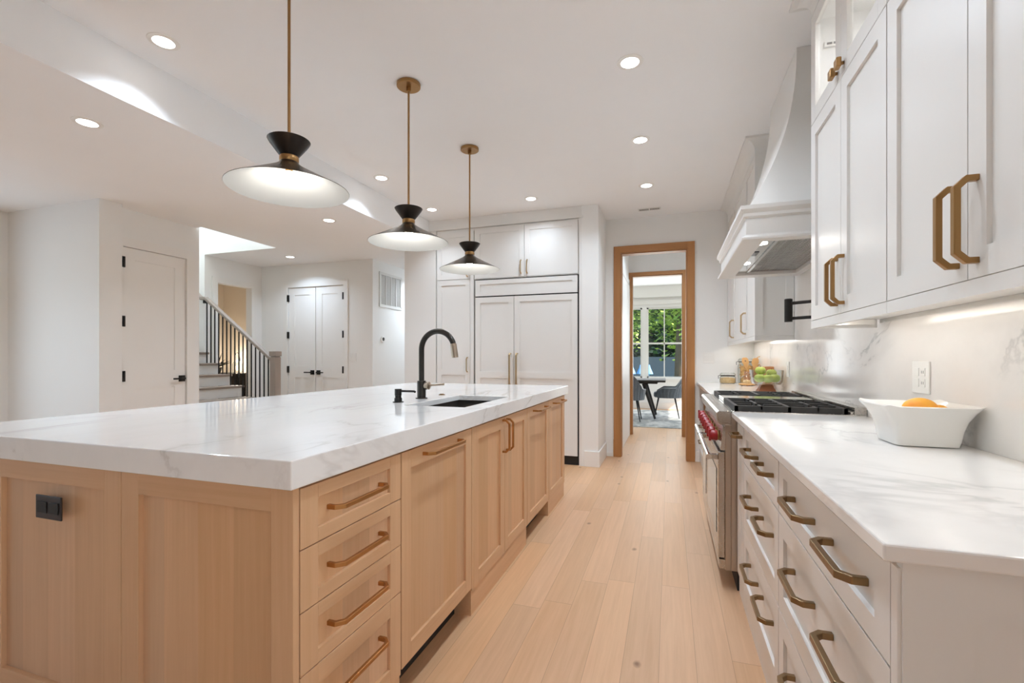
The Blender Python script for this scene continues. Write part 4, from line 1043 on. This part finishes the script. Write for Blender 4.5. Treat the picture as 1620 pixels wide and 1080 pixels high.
# lean mostly across the view (x direction), blade faces the viewer (normal -y)
spoon(-.02, -.01, -.16, PI*0+0.0, .16, .03, .10, 'wooden spatula leaning left out of the crock') if False else None
def spat(dx_, dy_, lean, L0, bw, bl, label, slot=False, loop=False):
    o_ = thing('wooden_spatula', label, 'utensil', (ux+dx_, uy+dy_, CT+.02), 'wooden utensils in the crock')
    P = lambda u, v, z: Vector((ux+dx_+lean*z+u, uy+dy_+v, CT+.02+z))
    MB().tube([P(0, 0, 0), P(0, 0, L0*.6), P(0, 0, L0)], [.006, .0065, .008], 8).build('grip', M['maple'], o_)
    if loop:
        MB().tube([P(bw*math.sin(a), 0, L0+bl*.5-bl*.5*math.cos(a)) for a in [2*PI*k/20 for k in range(21)]], .004, 8).build('loop', M['maple'], o_)
    else:
        rings = []
        for z, wx in ((L0-.012, .008), (L0+.025, bw*.6), (L0+bl*.55, bw), (L0+bl*.88, bw*.85), (L0+bl, bw*.5)):
            rings.append([P(-wx, -.004, z), P(wx, -.004, z), P(wx, .004, z), P(-wx, .004, z)])
        MB().loft(rings).build('blade', M['maple'], o_, bevel=.002)
        if slot: MB().loft([[P(-.006, -.0048, z), P(.006, -.0048, z), P(.006, -.0038, z), P(-.006, -.0038, z)] for z in (L0+bl*.6, L0+bl*.72)]).build('slot', M['bark'], o_)
spat(-.018, -.012, -.16, .155, .034, .105, 'wooden slotted spatula leaning left in the crock', True)
spat(.012, -.02, .12, .150, .034, .105, 'solid wooden spatula leaning right in the crock')
spat(.028, .022, .22, .185, .032, .085, 'thin wooden loop utensil at the back right of the crock', loop=True)
# cloche
cx_, cy_ = .735, 5.22
t = thing('glass_cloche', 'glass dome with round knob on a wooden board, left of the apples', 'cloche', (cx_, cy_, CT))
b3 = MB().lathe((cx_, cy_, CT), [(.072, .008), (.074, .010), (.074, .019), (.070, .021), (0, .021)], 32)
for k in range(3): a = 2*PI*k/3+.4; b3.lathe((cx_+.055*math.cos(a), cy_+.055*math.sin(a), CT), [(.008, 0), (.008, .009)], 10)
b3.build('board', M['maple'], t)
MB().lathe((cx_, cy_, CT), [(.066, .0215), (.067, .05), (.060, .078), (.04, .096), (.016, .103), (.011, .108), (.022, .118), (.024, .128), (.016, .137), (0, .139)], 32, closed=True).build('dome', M['jarglass'], t, weld=False)
o = MB().lathe((cx_, cy_, CT), [(0, .0215), (.040, .0215), (.042, .03), (.036, .052), (.0, .060)], 22).build('pastry', M['oats']); tag(o, 'pale baked loaf under the glass dome', 'food')
o = MB().box(.80, .872, 4.66, 4.76, CT+.0005, CT+.20).build('wooden_box', M['crock'], bevel=.004); tag(o, 'brown wooden box standing behind the apple bowl', 'box')
MB().box(.872, .878, 4.68, 4.74, CT+.16, CT+.19).build('clasp', M['slot'], o) if False else None

# ------------------------------------------------------------------ staircase
t = thing('staircase', 'white staircase with grey treads and black balusters rising left behind the island', 'stairs', (-5.2, 4.25, 0))
nx0, run, rise, z0_ = -5.03, .203, .1435, .692
sy0, sy1 = 3.76, 4.70
for k in range(-4, 10):
    xn = nx0-k*run; z = z0_+k*rise
    yl = sy0 if xn-run < XD else sy0
    MB().box(xn-run-.0, xn+.0, yl, sy1+.02, z-.028, z).build('tread', M['treadw'], t, bevel=.006)
    MB().box(xn-run, xn-.028, yl, sy1, max(0, z-rise) if k > -4 else 0, z-.029).build('riser', M['trimw'], t)
bz = lambda x: 1.174+(1.976-1.174)*(-4.733-x)/(1.103)
for k in range(16):
    x = -5.826+k*.0692
    kk = math.floor((nx0-x)/run); zt = z0_+kk*rise
    MB().box(x-.006, x+.006, 4.662, 4.674, zt, bz(x)-.012).build('baluster', M['black'], t)
def rail(x0, za, x1, zb_, h=.045, wy=.03): return [[(x0, 4.668-wy, za-h/2), (x0, 4.668+wy, za-h/2), (x0, 4.668+wy, za+h/2), (x0, 4.668-wy, za+h/2)], [(x1, 4.668-wy, zb_-h/2), (x1, 4.668+wy, zb_-h/2), (x1, 4.668+wy, zb_+h/2), (x1, 4.668-wy, zb_+h/2)]]
MB().loft(rail(-4.72, bz(-4.72), -5.84, bz(-5.84))).loft(rail(-5.84, bz(-5.84), -5.92, bz(-5.84)+.005)).loft(rail(-5.92, bz(-5.84)+.005, -7.2, bz(-5.84)+.95)).build('handrail', M['greyz'], t, bevel=.006)
MB().box(-5.90, -5.885, 4.668, 4.719, bz(-5.84)-.06, bz(-5.84)-.02).build('rail_bracket', M['black'], t)
nw = MB().box(-4.722, -4.632, 4.623, 4.713, 0, 1.20)
nw.build('newel_post', M['greyz'], t, bevel=.004)
MB().box(-4.728, -4.626, 4.617, 4.719, 1.212, 1.272).box(-4.716, -4.638, 4.629, 4.707, 1.20, 1.212).build('newel_cap', M['greyz'], t, bevel=.004)

# warm room items
t = thing('dresser', 'dark low dresser in the warm-lit room behind the balusters', 'dresser', (-7.15, 6.2, 0))
MB().box(-7.60, -6.86, 6.05, 6.42, .06, .90).build('body', M['darkwood'], t)
MB().box(-7.61, -6.85, 6.03, 6.42, .90, .93).build('top', M['darkwood'], t)
for z0, z1 in ((.08, .34), (.36, .62), (.64, .88)):
    d = MB().fbox('-y', 6.05, -7.58, -6.88, 0, .015, z0, z1).build('drawer', M['darkwood'], t, bevel=.003)
    MB().fbox('-y', 6.035, -7.28, -7.18, 0, .02, (z0+z1)/2-.006, (z0+z1)/2+.006).build('handle', M['brass'], d)
for x in (-7.56, -6.92):
    for y in (6.08, 6.38): MB().box(x-.02, x+.02, y-.02, y+.02, 0, .06).build('leg', M['darkwood'], t)
t = thing('potted_plant', 'dark spiky potted plant beside the glowing lantern', 'plant', (-7.47, 6.18, .93))
MB().lathe((-7.47, 6.18, .93), [(.05, 0), (.075, .1), (.07, .1), (.0, .09)], 20).build('pot', M['black'], t)
lf = MB()
for k in range(26):
    a = random.uniform(0, 2*PI); el = random.uniform(.25, 1.3); L = random.uniform(.18, .32)
    b0 = Vector((-7.47, 6.18, 1.02)); d = Vector((math.cos(a)*math.cos(el), math.sin(a)*math.cos(el)*.6, math.sin(el))); s2 = d.cross(Vector((0, 0, 1))).normalized()*.014
    p1 = b0+d*L*.5+Vector((0, 0, .02)); p2 = b0+d*L
    lf.add([b0-s2*.4, b0+s2*.4, p1+s2, p2, p1-s2], [(0, 1, 2, 3, 4)])
lf.build('leaves', M['plantleaf'], t, weld=False)
t = thing('glass_lantern', 'glowing pale lantern with arched handle on the dark dresser', 'lantern', (-7.04, 6.2, .93))
MB().lathe((-7.04, 6.2, .93), [(.06, 0), (.075, .02), (.075, .16), (.05, .2), (.045, .22)], 24, closed=True).build('glass_body', M['jarglass'], t, weld=False)
MB().ell((-7.04, 6.2, 1.02), (.03, .03, .05), 16, 10).build('flame_globe', M['warmglass'], t)
MB().tube([(-7.04+.06*math.cos(a), 6.2, 1.14+.14*math.sin(a)) for a in [PI*k/12 for k in range(13)]], .005, 8).build('handle', M['black'], t)
light('lantern_light', 'POINT', (-7.04, 6.2, 1.10), 13, (1, .88, .72), size=.03, parent=t)

# ------------------------------------------------------------------ dining room
o = MB().box(-2.4, 2.2, 8.40, 11.2, .0005, .010).build('area_rug', M['rug']); tag(o, 'pale grey patterned rug under the dining table', 'rug')
RZ = .012
t = thing('dining_table', 'dark wood dining table with splayed legs by the garden windows', 'table', (-1.1, 9.85, RZ))
MB().box(-2.2, -.07, 9.38, 10.3, .725, .765).build('table_top', M['darkwood'], t, bevel=.004)
MB().box(-2.05, -.22, 9.50, 10.18, .69, .724).build('apron', M['darkwood'], t)
for sx, x in ((1, -.42), (-1, -1.85)):
    for sy, y in ((-1, 9.56), (1, 10.12)):
        MB().tube([(x-sx*.05, y, .69), (x+sx*.16, y+sy*.10, RZ+.009)], [.042, .02], 12).build('leg', M['darkwood'], t)
def chair(x, y, rot, label):
    t = thing('dining_chair', label, 'chair', (x, y, RZ), 'grey velvet dining chairs', rot)
    # local: chair faces +y; seat centre at origin
    s = MB(); pr = []
    for z, k in ((.40, .93), (.42, 1.0), (.47, 1.0), (.50, .95), (.508, .8)):
        ring_ = []
        for q in range(40):
            a = 2*PI*q/40; c, sn = math.cos(a), math.sin(a)
            ring_.append((math.copysign(abs(c)**.55, c)*.25*k, .02+math.copysign(abs(sn)**.55, sn)*.25*k, z))
        pr.append(ring_)
    s.loft(pr, smooth=True).build('seat', M['velvet'], t, local=True)
    # wrapped back with vertical channels, arms sweep down to the front
    b = MB(); n_ = 73; lev = 9
    grid_o = []; grid_i = []
    for q in range(n_):
        f = q/(n_-1)*2-1           # -1..1 around from right arm front to left arm front
        a = f*math.radians(128)     # angle from back centre
        hgt = .44+.47*(max(0, math.cos(a*.85))**2.3 if abs(a) < 1.7 else 0)
        hgt = max(hgt, .59 if abs(f) < .80 else .59-(abs(f)-.80)/.2*.07)
        chn = abs(math.sin(f*PI*11))
        col_o = []; col_i = []
        for j_ in range(lev):
            v = j_/(lev-1); z = .395+(hgt-.395)*v
            R0 = .285+.03*v+.012*chn; lean = -.08*v*v*max(0, math.cos(a))
            px2, py2 = math.sin(a)*R0, -math.cos(a)*R0+lean+.02
            col_o.append((px2, py2, z))
            R1 = R0-.012*chn-.055*(1-.3*v)
            col_i.append((math.sin(a)*R1, -math.cos(a)*R1+lean+.02, z+(.012 if j_ == lev-1 else 0)))
        grid_o.append(col_o); grid_i.append(col_i)
    vs = [p for c in grid_o for p in c]+[p for c in grid_i for p in c]; O = n_*lev; fs = []
    for q in range(n_-1):
        for j_ in range(lev-1):
            fs.append((q*lev+j_, (q+1)*lev+j_, (q+1)*lev+j_+1, q*lev+j_+1)); fs.append((O+q*lev+j_+1, O+(q+1)*lev+j_+1, O+(q+1)*lev+j_, O+q*lev+j_))
        fs.append((q*lev+lev-1, (q+1)*lev+lev-1, O+(q+1)*lev+lev-1, O+q*lev+lev-1)); fs.append((O+q*lev, O+(q+1)*lev, (q+1)*lev, q*lev))
    for j_ in range(lev-1):
        fs.append((j_, j_+1, O+j_+1, O+j_)); q = (n_-1)*lev; fs.append((O+q+j_, O+q+j_+1, q+j_+1, q+j_))
    b.add(vs, fs, 0, True); b.build('backrest', M['velvet'], t, local=True)
    for sx in (-1, 1):
        for sy in (-1, 1):
            MB().tube([(sx*.16, .02+sy*.15, .405), (sx*.23, .02+sy*.23, .006)], [.016, .009], 10).build('leg', M['chairleg'], t, local=True)
chair(-.74, 9.16, 0, 'grey velvet chair seen from behind at the near side of the dining table')
chair(-.03, 9.92, PI/2, 'grey velvet chair at the right end of the dining table, facing left')
chair(-1.55, 9.18, 0, 'grey velvet chair farther left at the near side of the dining table')

# ------------------------------------------------------------------ garden
o = MB().box(-40, 40, 11.75, 70, -.25, -.06).build('lawn', M['grass']); tag(o, 'green lawn beyond the dining room windows', 'lawn', kind='structure')
def tree(x, y, h, label, rx, rz, n=2600, zc=None, mats=None, tr=.22, lsz=.2):
    t = thing('garden_tree', label, 'tree', (x, y, -.06), 'trees in the garden')
    MB().tube([(x, y, -.06), (x+.05, y, h*.35), (x-.03, y, h*.7)], [tr, tr*.75, tr*.35], 12).build('trunk', M['bark'], t)
    lf = MB(); zc = zc or h*.62
    cl = [(Vector((random.gauss(0, 1), random.gauss(0, 1), random.gauss(0, 1))).normalized()*random.uniform(.45, .95)) for k in range(34)]
    for k in range(n):
        c = random.choice(cl); p = Vector((c.x*rx, c.y*rx, c.z*rz))+Vector((random.gauss(0, .24*rx*.8), random.gauss(0, .24*rx*.8), random.gauss(0, .2*rz)))
        p += Vector((x, y, zc)); a = random.uniform(0, 2*PI); s2 = lsz*random.uniform(.6, 1.3)
        u = Vector((math.cos(a), math.sin(a), random.uniform(-.7, .7))).normalized()*s2; v = u.cross(Vector((random.uniform(-1, 1), random.uniform(-1, 1), 1))).normalized()*s2*.6
        lf.add([p-u, p-u*.2+v, p+u, p-u*.2-v], [(0, 1, 2, 3)], 0 if random.random() < .72 else 1)
    lf.build('foliage', [M['leafa'], M['leafb']], t, weld=False)
tree(.35, 17.0, 7.0, 'bright green leafy tree right outside the dining room windows', 2.6, 1.9, 8500, zc=3.35, lsz=.115)
tree(-3.6, 25.0, 9.5, 'yellow-green tree left behind the thick window post', 2.6, 2.2, 6500, zc=3.9, lsz=.15)
hg = MB()
for k in range(7000):
    p = Vector((random.uniform(-16, 16), 31+random.uniform(-.6, .6), random.uniform(-.1, 5.0))); a = random.uniform(0, 2*PI); u = Vector((math.cos(a), math.sin(a)*.4, random.uniform(-.8, .8)))*.3; v = Vector((0, 0, 1)).cross(u).normalized()*.16+Vector((0, 0, .1))
    hg.add([p-u, p+v, p+u, p-v], [(0, 1, 2, 3)])
hg.box(-16, 16, 31.1, 31.5, -.06, 4.8)
o = hg.build('garden_hedge', M['hedge'], weld=False); tag(o, 'dark hedge at the back of the garden', 'hedge', kind='stuff')
o = MB().box(-16, 16, 30.0, 30.06, -.06, 1.25).build('garden_fence', M['fence']); tag(o, 'blue-grey fence in front of the dark hedge', 'fence')
for x, l in ((-1.90, 'small light-blue pointed canopy farthest left through the window'), (-1.46, 'small light-blue pointed canopy half behind the window post'), (-1.02, 'small light-blue pointed canopy right of the window post')):
    o = MB().lathe((x, 26.0, -.06), [(.21, .40), (.20, .44), (.08, .72), (.035, .88), (0, .90)], 20).lathe((x, 26.0, -.06), [(.02, 0), (.02, .41)], 10).build('blue_canopy', M['bluecloth']); tag(o, l, 'canopy', 'light-blue canopies in the garden')
